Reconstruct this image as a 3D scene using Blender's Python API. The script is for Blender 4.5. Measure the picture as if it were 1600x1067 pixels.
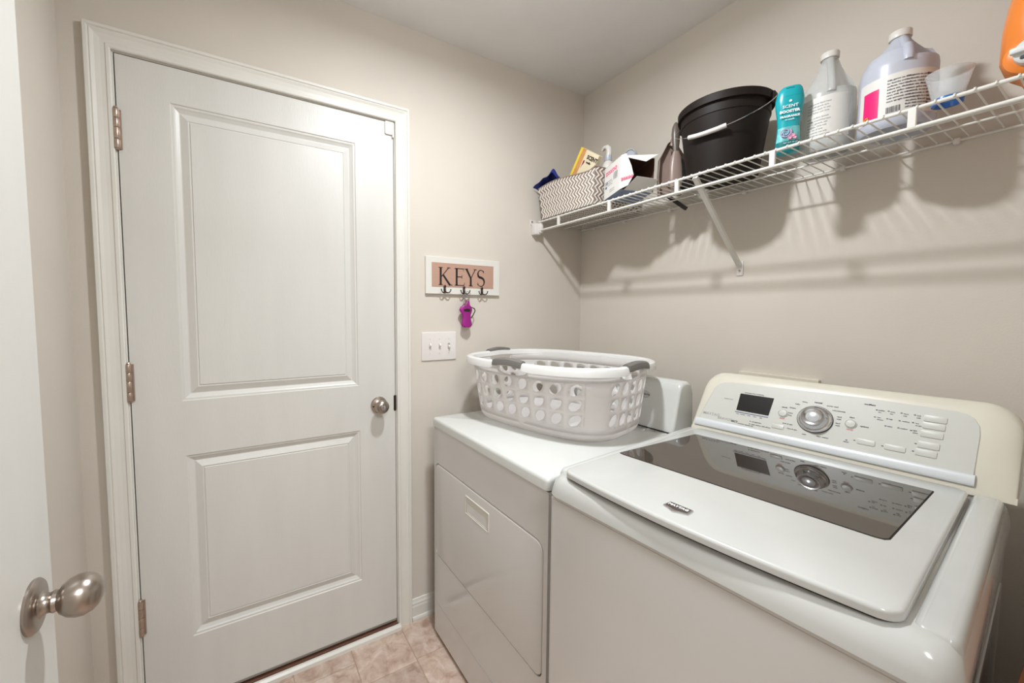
import bpy, bmesh, math, random
from mathutils import Vector, Matrix
random.seed(7)
for o in list(bpy.data.objects): bpy.data.objects.remove(o)
SC = bpy.context.scene
COL = SC.collection
PI = math.pi

# ------------------------------------------------------------ camera
cam_d = bpy.data.cameras.new('camera')
cam_d.sensor_fit = 'HORIZONTAL'; cam_d.sensor_width = 36.0
FPX = 618.558
cam_d.lens = FPX * 36.0 / 1600.0
cam_d.shift_x = 63.085 / 1600.0
cam_d.shift_y = -5.087 / 1600.0
cam_d.clip_start = 0.02
cam = bpy.data.objects.new('camera', cam_d); COL.objects.link(cam)
cam.location = (-1.55627, -1.52641, 1.31203)
cam.rotation_euler = (1.508690, -0.003540, -0.528231)
SC.camera = cam

# ------------------------------------------------------------ world, lamps, exposure
w = bpy.data.worlds.new('world'); SC.world = w; w.use_nodes = True
w.node_tree.nodes['Background'].inputs[0].default_value = (1.0, 0.93, 0.85, 1)
w.node_tree.nodes['Background'].inputs[1].default_value = 0.05
SC.view_settings.view_transform = 'Standard'
SC.view_settings.look = 'None'
SC.view_settings.gamma = 1.0
SC.view_settings.use_curve_mapping = False
SC.view_settings.exposure = 0.17

def area(name, loc, size, power, color, rot=(0, 0, 0), shape='DISK', size_y=None, spread=None):
    l = bpy.data.lights.new(name, 'AREA'); l.shape = shape; l.size = size
    if size_y: l.size_y = size_y
    l.energy = power; l.color = color
    if spread: l.spread = spread
    o = bpy.data.objects.new(name, l); COL.objects.link(o)
    o.location = loc; o.rotation_euler = rot
    return o
pl = bpy.data.lights.new('ceiling_lamp_bulb', 'POINT'); pl.energy = 3.6; pl.color = (0.92, 0.963, 1.0); pl.shadow_soft_size = 0.05
plo = bpy.data.objects.new('ceiling_lamp_bulb', pl); COL.objects.link(plo); plo.location = (-0.985, -0.79, 2.335)
area('ceiling_lamp_light', (-0.985, -0.79, 2.350), 0.10, 16.5, (0.92, 0.963, 1.0))
area('hall_fill_light', (-1.50, -2.50, 2.38), 0.70, 36.0, (0.92, 0.963, 1.0))  # unseen fill light added in the hall to lift the shaded fronts

# ------------------------------------------------------------ materials
def srgb(r, g, b):
    f = lambda c: (c / 255 / 12.92) if c / 255 <= 0.04045 else ((c / 255 + 0.055) / 1.055) ** 2.4
    return (f(r), f(g), f(b), 1.0)

def mat(name, col, rough=0.5, metal=0.0, spec=0.5, bump=0.0, bscale=200.0, var=0.0, vscale=6.0, coat=0.0,
        trans=0.0, ior=1.5, alpha=1.0, emit=0.0, translucent=0.0, stretch=None):
    m = bpy.data.materials.new(name); m.use_nodes = True
    nt = m.node_tree; N = nt.nodes; L = nt.links
    b = N['Principled BSDF']; out = N['Material Output']
    b.inputs['Base Color'].default_value = col if len(col) == 4 else (*col, 1)
    b.inputs['Roughness'].default_value = rough
    b.inputs['Metallic'].default_value = metal
    b.inputs['Specular IOR Level'].default_value = spec
    b.inputs['Coat Weight'].default_value = coat
    b.inputs['Coat Roughness'].default_value = 0.08
    b.inputs['IOR'].default_value = ior
    b.inputs['Transmission Weight'].default_value = trans
    b.inputs['Alpha'].default_value = alpha
    if emit:
        b.inputs['Emission Color'].default_value = b.inputs['Base Color'].default_value
        b.inputs['Emission Strength'].default_value = emit
    tc = N.new('ShaderNodeTexCoord')
    src = tc.outputs['Object']
    if stretch:
        mp = N.new('ShaderNodeMapping'); mp.inputs['Scale'].default_value = stretch
        L.new(src, mp.inputs['Vector']); src = mp.outputs['Vector']
    # every material has faint procedural variation of colour
    nz = N.new('ShaderNodeTexNoise'); nz.inputs['Scale'].default_value = vscale; nz.inputs['Detail'].default_value = 4
    L.new(src, nz.inputs['Vector'])
    mx = N.new('ShaderNodeMix'); mx.data_type = 'RGBA'; mx.blend_type = 'MULTIPLY'
    mx.inputs['A'].default_value = b.inputs['Base Color'].default_value
    v = 1 - max(var, 0.02) * 2
    cr = N.new('ShaderNodeValToRGB'); cr.color_ramp.elements[0].position = 0.35; cr.color_ramp.elements[1].position = 0.65
    cr.color_ramp.elements[0].color = (v, v, v, 1); cr.color_ramp.elements[1].color = (1, 1, 1, 1)
    L.new(nz.outputs['Fac'], cr.inputs['Fac']); L.new(cr.outputs['Color'], mx.inputs['B'])
    mx.inputs['Factor'].default_value = 1.0
    L.new(mx.outputs['Result'], b.inputs['Base Color'])
    if bump:
        n2 = N.new('ShaderNodeTexNoise'); n2.inputs['Scale'].default_value = bscale; n2.inputs['Detail'].default_value = 3
        L.new(src, n2.inputs['Vector'])
        bp = N.new('ShaderNodeBump'); bp.inputs['Strength'].default_value = bump; bp.inputs['Distance'].default_value = 0.001
        L.new(n2.outputs['Fac'], bp.inputs['Height']); L.new(bp.outputs['Normal'], b.inputs['Normal'])
    if translucent:
        t = N.new('ShaderNodeBsdfTranslucent'); t.inputs['Color'].default_value = col
        ms = N.new('ShaderNodeMixShader'); ms.inputs[0].default_value = translucent
        L.new(b.outputs[0], ms.inputs[1]); L.new(t.outputs[0], ms.inputs[2]); L.new(ms.outputs[0], out.inputs['Surface'])
    return m

M = {}
M['wall'] = mat('beige_wall_paint', srgb(213, 205, 194), 0.75, spec=0.3, bump=0.25, bscale=260, var=0.012, vscale=3)
M['ceiling'] = mat('ceiling_paint', srgb(234, 232, 230), 0.9, spec=0.2, bump=0.2, bscale=120)
M['trim'] = mat('white_trim_paint', srgb(224, 221, 213), 0.32, bump=0.08, bscale=60, var=0.01)
M['door'] = mat('white_door_paint', srgb(213, 211, 205), 0.38, bump=0.22, bscale=55, var=0.012, vscale=2, stretch=(6, 6, 1))
M['nickel'] = mat('satin_nickel', srgb(172, 161, 152), 0.28, metal=1.0, var=0.03)
M['hinge'] = mat('aged_nickel', srgb(196, 176, 162), 0.35, metal=0.9, var=0.08, vscale=60)
M['chrome'] = mat('chrome', srgb(205, 205, 208), 0.10, metal=1.0)
M['enamel'] = mat('white_enamel', srgb(214, 211, 207), 0.16, coat=0.3, var=0.012, vscale=2)
M['dryer_top'] = mat('white_enamel_dryer_top', srgb(214, 215, 211), 0.2, coat=0.3, var=0.01)
M['enamel_top'] = mat('white_enamel_top', srgb(194, 194, 190), 0.18, coat=0.4, var=0.01)
M['pull'] = mat('warm_white_plastic', srgb(214, 209, 198), 0.35)
M['plastic_cream'] = mat('yellowed_plastic', srgb(218, 213, 198), 0.35, var=0.03, vscale=8)
M['panel'] = mat('control_panel_plastic', srgb(206, 206, 199), 0.35, var=0.008)
M['silver'] = mat('pearl_silver_plastic', srgb(205, 208, 210), 0.25, metal=0.35)
M['pearl'] = mat('pearl_plastic', srgb(214, 218, 220), 0.33, metal=0.1)
M['smoked'] = mat('smoked_lid_glass', (0.034, 0.023, 0.016), 0.03, spec=0.75, ior=1.7, var=0.03, vscale=3)
M['screen'] = mat('dark_screen', (0.010, 0.009, 0.008), 0.25)
M['black'] = mat('black_plastic', (0.012, 0.010, 0.009), 0.42, bump=0.1, bscale=90, var=0.05)
M['bucket'] = mat('dark_brown_plastic', srgb(28, 20, 16), 0.58, spec=0.25, bump=0.15, bscale=60, var=0.08, vscale=9)
M['wirewhite'] = mat('white_vinyl_wire', srgb(224, 221, 214), 0.35)
M['basketwhite'] = mat('translucent_white_plastic', srgb(246, 243, 241), 0.32, translucent=0.52)
M['rimwhite'] = mat('white_plastic_rim', srgb(238, 237, 234), 0.25, translucent=0.12)
M['grip'] = mat('grey_rubber_grip', srgb(112, 108, 104), 0.5)
M['switch'] = mat('white_switch_plastic', srgb(226, 220, 216), 0.3)
M['ink'] = mat('dark_print', srgb(70, 70, 78), 0.6)
M['inkgrey'] = mat('grey_print', srgb(165, 162, 162), 0.6)
M['inkred'] = mat('red_print', srgb(214, 120, 120), 0.6)
M['inkblack'] = mat('black_print', srgb(28, 20, 18), 0.6)
M['inkpink'] = mat('pink_print', srgb(232, 90, 130), 0.6)
M['inkblue'] = mat('blue_print', srgb(55, 70, 130), 0.6)
M['inkwhite'] = mat('white_print', srgb(235, 240, 240), 0.5)
M['bronze'] = mat('dark_bronze', srgb(62, 50, 42), 0.35, metal=0.7)
M['purple'] = mat('purple_rubber', srgb(150, 20, 125), 0.5)
M['taupe'] = mat('taupe_woven_strip', srgb(150, 132, 120), 0.6, var=0.08, vscale=30)
M['strand'] = mat('white_woven_strip', srgb(232, 226, 218), 0.5)
M['blue'] = mat('royal_blue_cloth', srgb(18, 38, 120), 0.7, bump=0.4, bscale=40)
M['carton'] = mat('white_carton', srgb(218, 216, 211), 0.6)
M['cartonin'] = mat('shaded_brown_carton_inside', srgb(92, 58, 44), 0.9)  # brown darkened in the colour itself for the unlit box interior
M['cartonbot'] = mat('blue_grey_print_carton', srgb(130, 145, 172), 0.5, var=0.15, vscale=25)
M['yellow'] = mat('yellow_card', srgb(246, 214, 66), 0.5)
M['orangecard'] = mat('orange_card', srgb(222, 160, 98), 0.5, var=0.08, vscale=40)
M['creamcard'] = mat('cream_card', srgb(236, 222, 190), 0.5)
M['dustpan'] = mat('taupe_dustpan_plastic', srgb(146, 126, 116), 0.35)
M['brush'] = mat('grey_brush_plastic', srgb(98, 88, 80), 0.35)
M['bristle'] = mat('black_bristles', (0.010, 0.008, 0.007), 0.8)
M['teal'] = mat('teal_bottle', srgb(20, 158, 168), 0.25, var=0.04)
M['teallight'] = mat('light_teal_print', srgb(120, 205, 205), 0.3, var=0.2, vscale=40)
M['tealdark'] = mat('dark_teal_print', srgb(10, 110, 112), 0.3)
M['jugclear'] = mat('clear_cloudy_plastic', srgb(210, 211, 208), 0.22, alpha=0.55, var=0.02)
M['label'] = mat('white_paper_label', srgb(216, 213, 207), 0.5)
M['jugwhite'] = mat('bluish_white_plastic', srgb(200, 203, 214), 0.3, translucent=0.2)
M['cap'] = mat('white_cap', srgb(214, 210, 203), 0.35)
M['magenta'] = mat('magenta_label', srgb(228, 20, 110), 0.4)
M['cup'] = mat('clear_cup_plastic', srgb(222, 226, 228), 0.12, alpha=0.34)
M['cupblue'] = mat('blue_cup_ring', srgb(30, 110, 190), 0.3, alpha=0.8)
M['orange'] = mat('orange_bottle', srgb(232, 132, 52), 0.28, var=0.03)
M['spout'] = mat('grey_white_spout', srgb(214, 216, 214), 0.35)
M['valve'] = mat('ivory_valve_box', srgb(224, 216, 200), 0.5)
M['wood'] = mat('brown_sill_wood', srgb(124, 84, 66), 0.6, var=0.15, vscale=30, stretch=(1, 12, 12))
M['sweep'] = mat('grey_door_sweep', srgb(135, 128, 120), 0.5)
M['rust'] = mat('rust_stain', srgb(104, 62, 46), 0.9, var=0.2, vscale=80)
M['dark'] = mat('dark_recess', srgb(30, 24, 20), 0.9)
M['card'] = mat('brown_cardboard', srgb(146, 94, 62), 0.85, var=0.06, vscale=30)
M['seal'] = mat('grout_base', srgb(186, 160, 142), 0.8)

def floor_mat():
    m = bpy.data.materials.new('mottled_vinyl_tile'); m.use_nodes = True
    nt = m.node_tree; N = nt.nodes; L = nt.links; b = N['Principled BSDF']
    tc = N.new('ShaderNodeTexCoord'); oi = N.new('ShaderNodeObjectInfo')
    ad = N.new('ShaderNodeVectorMath'); ad.operation = 'ADD'
    cmb = N.new('ShaderNodeCombineXYZ')
    mu = N.new('ShaderNodeMath'); mu.operation = 'MULTIPLY'; mu.inputs[1].default_value = 37.0
    L.new(oi.outputs['Random'], mu.inputs[0]); L.new(mu.outputs[0], cmb.inputs[0]); L.new(mu.outputs[0], cmb.inputs[1])
    L.new(tc.outputs['Object'], ad.inputs[0]); L.new(cmb.outputs[0], ad.inputs[1])
    n1 = N.new('ShaderNodeTexNoise'); n1.inputs['Scale'].default_value = 20; n1.inputs['Detail'].default_value = 8
    n1.inputs['Roughness'].default_value = 0.62; n1.inputs['Distortion'].default_value = 0.6
    L.new(ad.outputs[0], n1.inputs['Vector'])
    cr = N.new('ShaderNodeValToRGB')
    e = cr.color_ramp.elements; e[0].position = 0.30; e[0].color = srgb(164, 134, 118)
    e[1].position = 0.72; e[1].color = srgb(220, 203, 191)
    k = e.new(0.5); k.color = srgb(196, 172, 156)
    L.new(n1.outputs['Fac'], cr.inputs['Fac'])
    hs = N.new('ShaderNodeHueSaturation')
    mr = N.new('ShaderNodeMapRange'); mr.inputs['To Min'].default_value = 0.84; mr.inputs['To Max'].default_value = 1.08
    L.new(oi.outputs['Random'], mr.inputs['Value']); L.new(mr.outputs[0], hs.inputs['Value'])
    L.new(cr.outputs[0], hs.inputs['Color']); L.new(hs.outputs[0], b.inputs['Base Color'])
    b.inputs['Roughness'].default_value = 0.38
    bp = N.new('ShaderNodeBump'); bp.inputs['Strength'].default_value = 0.15; bp.inputs['Distance'].default_value = 0.002
    L.new(n1.outputs['Fac'], bp.inputs['Height']); L.new(bp.outputs[0], b.inputs['Normal'])
    return m
M['tile'] = floor_mat()

def burlap_mat():
    m = bpy.data.materials.new('burlap'); m.use_nodes = True
    nt = m.node_tree; N = nt.nodes; L = nt.links; b = N['Principled BSDF']
    tc = N.new('ShaderNodeTexCoord')
    outs = []
    for d in ('X', 'Z'):
        wv = N.new('ShaderNodeTexWave'); wv.bands_direction = d; wv.inputs['Scale'].default_value = 130
        wv.inputs['Distortion'].default_value = 1.5; wv.inputs['Detail'].default_value = 2
        L.new(tc.outputs['Object'], wv.inputs['Vector']); outs.append(wv)
    mx = N.new('ShaderNodeMath'); mx.operation = 'MULTIPLY'
    L.new(outs[0].outputs['Fac'], mx.inputs[0]); L.new(outs[1].outputs['Fac'], mx.inputs[1])
    cr = N.new('ShaderNodeValToRGB'); cr.color_ramp.elements[0].color = srgb(170, 132, 114); cr.color_ramp.elements[1].color = srgb(224, 190, 170)
    L.new(mx.outputs[0], cr.inputs['Fac']); L.new(cr.outputs[0], b.inputs['Base Color'])
    b.inputs['Roughness'].default_value = 0.9
    bp = N.new('ShaderNodeBump'); bp.inputs['Strength'].default_value = 0.4; bp.inputs['Distance'].default_value = 0.001
    L.new(mx.outputs[0], bp.inputs['Height']); L.new(bp.outputs[0], b.inputs['Normal'])
    return m
M['burlap'] = burlap_mat()

# ------------------------------------------------------------ helpers
def link(name, me, m, parent=None, smooth=False):
    o = bpy.data.objects.new(name, me); COL.objects.link(o)
    if m is not None: me.materials.append(M[m] if isinstance(m, str) else m)
    if parent: o.parent = parent
    if smooth:
        for p in me.polygons: p.use_smooth = True
        try: me.set_sharp_from_angle(angle=math.radians(38))
        except Exception: pass
    return o
def obj(name, bm, m, parent=None, smooth=False, loc=None, rot=None, label=None):
    bmesh.ops.recalc_face_normals(bm, faces=bm.faces)
    me = bpy.data.meshes.new(name); bm.to_mesh(me); bm.free()
    o = link(name, me, m, parent, smooth)
    if loc is not None: o.location = loc
    if rot is not None: o.rotation_euler = rot
    if label: o['label'] = label
    return o
def copyo(o, loc=None, rot=None, parent=None, mesh_m=None):
    c = o.copy(); COL.objects.link(c)
    if parent: c.parent = parent
    if loc is not None: c.location = loc
    if rot is not None: c.rotation_euler = rot
    return c
def thing(name, label, cat, loc=(0, 0, 0), rz=0, group=None):
    o = bpy.data.objects.new(name, None); COL.objects.link(o); o.empty_display_size = 0.05
    o.location = loc; o.rotation_euler = (0, 0, rz); o['label'] = label; o['category'] = cat
    if group: o['group'] = group
    return o
def tag(o, label, cat, group=None):
    o['label'] = label; o['category'] = cat
    if group: o['group'] = group
    return o
def struct(o, label=None):
    o['kind'] = 'structure'
    if label: o['label'] = label
    return o

def add_box(bm, x0, x1, y0, y1, z0, z1, bev=0.0, seg=2, mtx=None):
    r = bmesh.ops.create_cube(bm, size=1.0)
    vs = r['verts']
    for v in vs:
        v.co = Vector(((x0 + x1) / 2 + v.co.x * (x1 - x0), (y0 + y1) / 2 + v.co.y * (y1 - y0), (z0 + z1) / 2 + v.co.z * (z1 - z0)))
    if bev > 0:
        es = list({e for v in vs for e in v.link_edges})
        r2 = bmesh.ops.bevel(bm, geom=es, offset=bev, segments=seg, profile=0.5, affect='EDGES')
        vs = list({v for f in r2['faces'] for v in f.verts} | {v for v in vs if v.is_valid})
    if mtx is not None:
        bmesh.ops.transform(bm, matrix=mtx, verts=vs)
    return vs
def box(x0, x1, y0, y1, z0, z1, bev=0.0, seg=2):
    bm = bmesh.new(); add_box(bm, x0, x1, y0, y1, z0, z1, bev, seg); return bm
def frames(pts, closed=False):
    """parallel transport frames"""
    n = len(pts); T = []
    for i in range(n):
        a = pts[(i - 1) % n] if (closed or i > 0) else pts[i]
        b = pts[(i + 1) % n] if (closed or i < n - 1) else pts[i]
        T.append((b - a).normalized())
    up = Vector((0, 0, 1)) if abs(T[0].z) < 0.9 else Vector((1, 0, 0))
    nrm = (up - T[0] * up.dot(T[0])).normalized(); F = []
    for t in T:
        nrm = (nrm - t * nrm.dot(t))
        nrm = nrm.normalized() if nrm.length > 1e-6 else t.orthogonal().normalized()
        F.append((nrm.copy(), t.cross(nrm).normalized()))
    return F
def add_tube(bm, pts, r, seg=8, closed=False, caps=True, sx=1.0, sy=1.0):
    pts = [Vector(p) for p in pts]; F = frames(pts, closed); rings = []
    for i, p in enumerate(pts):
        rr = r[i] if isinstance(r, (list, tuple)) else r
        rings.append([bm.verts.new(p + F[i][0] * math.cos(2 * PI * k / seg) * rr * sx + F[i][1] * math.sin(2 * PI * k / seg) * rr * sy) for k in range(seg)])
    m = len(rings)
    for i in range(m if closed else m - 1):
        A, B = rings[i], rings[(i + 1) % m]
        for k in range(seg):
            bm.faces.new((A[k], A[(k + 1) % seg], B[(k + 1) % seg], B[k]))
    if caps and not closed:
        bm.faces.new(rings[0][::-1]); bm.faces.new(rings[-1])
def tube(pts, r, seg=8, closed=False, **k):
    bm = bmesh.new(); add_tube(bm, pts, r, seg, closed, **k); return bm
def add_lathe(bm, prof, seg=32, c=(0, 0, 0), mod=None, axis=None, cap=True):
    """prof [(r,z)], mod(theta,r,z)->r ; axis: matrix"""
    c = Vector(c); rings = []
    for (r, z) in prof:
        ring = []
        for k in range(seg):
            th = 2 * PI * k / seg
            rr = mod(th, r, z) if mod else r
            co = Vector((math.cos(th) * rr, math.sin(th) * rr, z))
            if axis is not None: co = axis @ co
            ring.append(bm.verts.new(co + c))
        rings.append(ring)
    for i in range(len(rings) - 1):
        A, B = rings[i], rings[i + 1]
        for k in range(seg): bm.faces.new((A[k], A[(k + 1) % seg], B[(k + 1) % seg], B[k]))
    if cap:
        bm.faces.new(rings[0][::-1]); bm.faces.new(rings[-1])
    return rings
def lathe(prof, seg=32, **k):
    bm = bmesh.new(); add_lathe(bm, prof, seg, **k); return bm
def rrect(x0, x1, y0, y1, r, seg=6):
    """rounded rectangle outline, r may be 4 radii (x0y0,x1y0,x1y1,x0y1)"""
    rs = r if isinstance(r, (list, tuple)) else (r,) * 4
    out = []
    for (cx, cy, a0, q) in ((x0 + rs[0], y0 + rs[0], PI, rs[0]), (x1 - rs[1], y0 + rs[1], 1.5 * PI, rs[1]),
                            (x1 - rs[2], y1 - rs[2], 0, rs[2]), (x0 + rs[3], y1 - rs[3], 0.5 * PI, rs[3])):
        for k in range(seg + 1):
            a = a0 + k / seg * PI / 2
            out.append((cx + q * math.cos(a), cy + q * math.sin(a)))
    return out
def inset_poly(pts, d):
    """move a convex-ish outline inwards by d (pts counter-clockwise)"""
    n = len(pts); out = []
    for i in range(n):
        p0, p1, p2 = Vector(pts[i - 1]), Vector(pts[i]), Vector(pts[(i + 1) % n])
        a = (p1 - p0); b = (p2 - p1)
        if a.length < 1e-9: a = b
        if b.length < 1e-9: b = a
        a.normalize(); b.normalize()
        nn = Vector((-(a.y + b.y), a.x + b.x))
        nn = nn.normalized() if nn.length > 1e-9 else Vector((-a.y, a.x))
        k = max(0.5, nn.dot(Vector((-a.y, a.x))))
        out.append(tuple(p1 + nn * d / k))
    return out
def add_loft(bm, loops, cap0=True, cap1=True):
    """loops: list of lists of 3-D points, same count"""
    R = [[bm.verts.new(Vector(p)) for p in lp] for lp in loops]
    n = len(R[0])
    for A, B in zip(R[:-1], R[1:]):
        for k in range(n): bm.faces.new((A[k], A[(k + 1) % n], B[(k + 1) % n], B[k]))
    if cap0: bm.faces.new(R[0][::-1])
    if cap1: bm.faces.new(R[-1])
    return R
def slab(pts, z0, z1, bev=0.002, bseg=3, fn=None, bot=False):
    """prism of a 2-D outline with a rounded top edge; fn maps (x,y,z)->Vector"""
    bm = bmesh.new(); loops = []
    f = fn or (lambda x, y, z: Vector((x, y, z)))
    if bot:
        for k in range(bseg + 1):
            a = PI / 2 * (1 - k / bseg)
            q = inset_poly(pts, bev * (1 - math.cos(a)))
            loops.append([f(x, y, z0 + bev * (1 - math.sin(a))) for x, y in q])
    else:
        loops.append([f(x, y, z0) for x, y in pts])
    for k in range(bseg + 1):
        a = PI / 2 * k / bseg
        q = inset_poly(pts, bev * (1 - math.cos(a)))
        loops.append([f(x, y, z1 - bev * (1 - math.sin(a))) for x, y in q])
    add_loft(bm, loops)
    return bm
def text(name, s, size, m, parent, mtx, depth=0.0003, align='LEFT', bold=0.0, sx=1.0):
    c = bpy.data.curves.new(name, 'FONT'); c.body = s; c.size = size; c.extrude = depth; c.align_x = align; c.align_y = 'CENTER'
    c.resolution_u = 2; c.offset = bold
    t = bpy.data.objects.new('tmp', c); COL.objects.link(t)
    dg = bpy.context.evaluated_depsgraph_get()
    me = bpy.data.meshes.new_from_object(t.evaluated_get(dg))
    bpy.data.objects.remove(t); bpy.data.curves.remove(c)
    me.transform(mtx @ Matrix.Scale(sx, 4, (1, 0, 0)))
    me.materials.clear()
    if parent is None and m is None: return me
    return link(name, me, m, parent)
def text_join(name, items, m, parent):
    """items: (string,size,matrix[,align,bold]) joined as one printed part"""
    bm = bmesh.new()
    for it in items:
        me = text('t', it[0], it[1], None, None, it[2], 0.00015, it[3] if len(it) > 3 else 'LEFT', it[4] if len(it) > 4 else 0.0)
        bm.from_mesh(me); bpy.data.meshes.remove(me)
    o = obj(name, bm, m, parent)
    if len(items) > 1 or len(items[0][0].split()) > 1: o['kind'] = 'stuff'
    return o
def basis(o, x, y, z=None):
    x = Vector(x).normalized(); y = Vector(y).normalized(); z = Vector(z) if z else x.cross(y)
    mt = Matrix((x, y, z)).transposed().to_4x4(); mt.translation = Vector(o); return mt

# ============================================================ ROOM
H = 2.426; YF = -1.62; XL = -1.963
DX0, DX1, DZT, DZB = -1.845, -1.0235, 2.047, 0.038
def wall(name, parts, label):
    bm = bmesh.new()
    for p in parts: add_box(bm, *p)
    return struct(obj(name, bm, 'wall'), label)
# wall with the closed door (plane y = 0)
wall('wall_back', [(XL - .1, DX0 - .02, 0, .12, 0, H), (DX0 - .02, DX1 + .02, 0, .12, DZT + .02, H), (DX1 + .02, 0.1, 0, .12, 0, H)],
     'beige wall around the closed white door')
wall('wall_right', [(0, .1, -3.4, 0, 0, H)], 'beige wall behind the laundry machines and wire shelf')
wall('wall_left', [(XL - .1, XL, YF - .12, 0, 0, H)], 'narrow beige wall left of the closed door')
wall('wall_front', [(XL - .1, -1.86, YF - .12, YF, 0, H), (-1.86, -1.03, YF - .12, YF, 2.07, H), (-1.03, 0, YF - .12, YF, 0, H)],
     'wall behind the camera with the doorway')
wall('wall_hall', [(-2.8, -2.7, -3.4, YF - .12, 0, H), (-2.8, .1, -3.5, -3.4, 0, H), (-2.8, XL - .1, YF - .12, YF - .02, 0, H)], 'hallway walls behind the doorway')
struct(obj('ceiling', box(-2.8, .1, -3.5, .12, H, H + .1), 'ceiling'), 'plain off-white ceiling')
fl = struct(obj('floor', box(-2.8, .1, -3.5, .12, -.06, -.0022), 'seal'), 'beige vinyl floor in a pattern of mottled square tiles')
struct(obj('backing_wall', box(DX0 - .1, DX1 + .1, .13, .16, 0, H), 'dark'), 'dark panel standing for the unlit space behind the closed door').name = 'dark_backing'  # panel coloured dark to stand for unlit space behind the door gaps

# floor tiles (sheet pattern; columns .2065 wide, staggered)
tw = 0.2065; g = 0.0017
bm = box(-tw / 2 + g, tw / 2 - g, -tw / 2 + g, tw / 2 - g, -.003, 0.0, 0.0008, 1)
me_t = bpy.data.meshes.new('tile'); bmesh.ops.recalc_face_normals(bm, faces=bm.faces); bm.to_mesh(me_t); bm.free(); me_t.materials.append(M['tile'])
for i in range(-5, 5):
    cx = -1.0135 + tw * (i - .5) + tw
    if cx > -.1 or cx < XL: continue
    off = (-.19, -.245, -.30, -.20)[i % 4] + .0
    for j in range(-2, 8):
        cy = off - tw * j + tw / 2
        y0, y1 = cy - tw / 2, cy + tw / 2
        if y1 < YF or y0 > -.012: continue
        if y1 > -.003:
            bmx = box(-tw / 2 + g, tw / 2 - g, y0 + g - cy, -.003 - cy, -.003, 0.0, 0.0008, 1)
            t = obj('tile', bmx, 'tile', fl, loc=(cx, cy, 0))
        else:
            t = bpy.data.objects.new('tile', me_t); COL.objects.link(t); t.parent = fl; t.location = (cx, cy, 0)

# casing of the closed door: profile swept with mitred corners
def casing(x0, x1, zt, y0=0.0, sgn=-1, zb=0.0):
    prof = [(0, 0), (0, .010), (.003, .0125), (.010, .0125), (.0125, .010), (.022, .0105), (.034, .013), (.042, .0165), (.045, .015), (.048, .0185), (.055, .0185), (.057, .016), (.057, 0)]
    bm = bmesh.new(); R = []
    for (w_, d) in prof:
        y = y0 + sgn * d
        R.append([bm.verts.new(p) for p in ((x0 - w_, y, zb), (x0 - w_, y, zt + w_), (x1 + w_, y, zt + w_), (x1 + w_, y, zb))])
    for A, B in zip(R[:-1], R[1:]):
        for k in range(3): bm.faces.new((A[k], A[k + 1], B[k + 1], B[k]))
    return bm
trim = struct(obj('trim_1', casing(DX0 - .006, DX1 + .006, DZT + .006), 'trim', smooth=False), 'white moulded casing around the closed door')
bm = bmesh.new()   # jamb
add_box(bm, DX0 - .020, DX0 - .003, .0, .12, 0, DZT + .003); add_box(bm, DX1 + .003, DX1 + .020, .0, .12, 0, DZT + .003)
add_box(bm, DX0 - .020, DX1 + .020, .0, .12, DZT + .003, DZT + .020)
add_box(bm, DX0 - .003, DX0 + .008, .040, .055, 0, DZT + .003); add_box(bm, DX1 - .008, DX1 + .003, .040, .055, 0, DZT + .003)
add_box(bm, DX0, DX1, .040, .055, DZT - .008, DZT + .003)
obj('jamb', bm, 'trim', trim)
strike = obj('strike_plate', slab(rrect(-.011, .0, -.032, .032, .004), 0, .0015, .0005), 'bronze', trim)
strike.matrix_local = basis((DX1 + .0045, -.0005, .950), (1, 0, 0), (0, 0, 1), (0, -1, 0)) @ Matrix.Scale(1, 4)
strike['label'] = 'dark metal strike plate'

def moulded_door(x0, x1, z0, z1, yf, thick, panels, sgn=-1):
    """slab whose front face (at yf, facing sgn*y) carries moulded raised panels"""
    bm = bmesh.new()
    xs = sorted({x0, x1} | {p[0] for p in panels} | {p[1] for p in panels})
    zs = sorted({z0, z1} | {p[2] for p in panels} | {p[3] for p in panels})
    V = {}
    def v(x, y, z):
        k = (round(x, 5), round(y, 5), round(z, 5))
        if k not in V: V[k] = bm.verts.new(k)
        return V[k]
    for i in range(len(xs) - 1):
        for j in range(len(zs) - 1):
            mx_, mz_ = (xs[i] + xs[i + 1]) / 2, (zs[j] + zs[j + 1]) / 2
            if any(p[0] < mx_ < p[1] and p[2] < mz_ < p[3] for p in panels): continue
            bm.faces.new([v(xs[i], yf, zs[j]), v(xs[i + 1], yf, zs[j]), v(xs[i + 1], yf, zs[j + 1]), v(xs[i], yf, zs[j + 1])])
    prof = [(0, 0), (.0025, .0028), (.008, .0034), (.012, .0062), (.021, .0105), (.0235, .0105), (.043, .0030), (.0445, .0045), (.0475, .0045), (.049, .0022)]
    for (a, b, c, d) in panels:
        prev = None
        for (w_, dp) in prof:
            y = yf - sgn * dp
            ring = [v(a + w_, y, c + w_), v(b - w_, y, c + w_), v(b - w_, y, d - w_), v(a + w_, y, d - w_)]
            if prev:
                for k in range(4): bm.faces.new((prev[k], prev[(k + 1) % 4], ring[(k + 1) % 4], ring[k]))
            prev = ring
        bm.faces.new(prev)
    yb = yf - sgn * thick
    B = [bm.verts.new(p) for p in ((x0, yb, z0), (x1, yb, z0), (x1, yb, z1), (x0, yb, z1))]
    bm.faces.new(B)
    for e in [e for e in bm.edges if len(e.link_faces) == 1 and all(abs(q.co.y - yf) < 1e-6 for q in e.verts)]:
        p = [Vector((q.co.x, yb, q.co.z)) for q in e.verts]
        q = [bm.verts.new(pp) for pp in p]
        bm.faces.new((e.verts[0], e.verts[1], q[1], q[0]))
    bmesh.ops.remove_doubles(bm, verts=bm.verts, dist=1e-5)
    return bm
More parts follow.
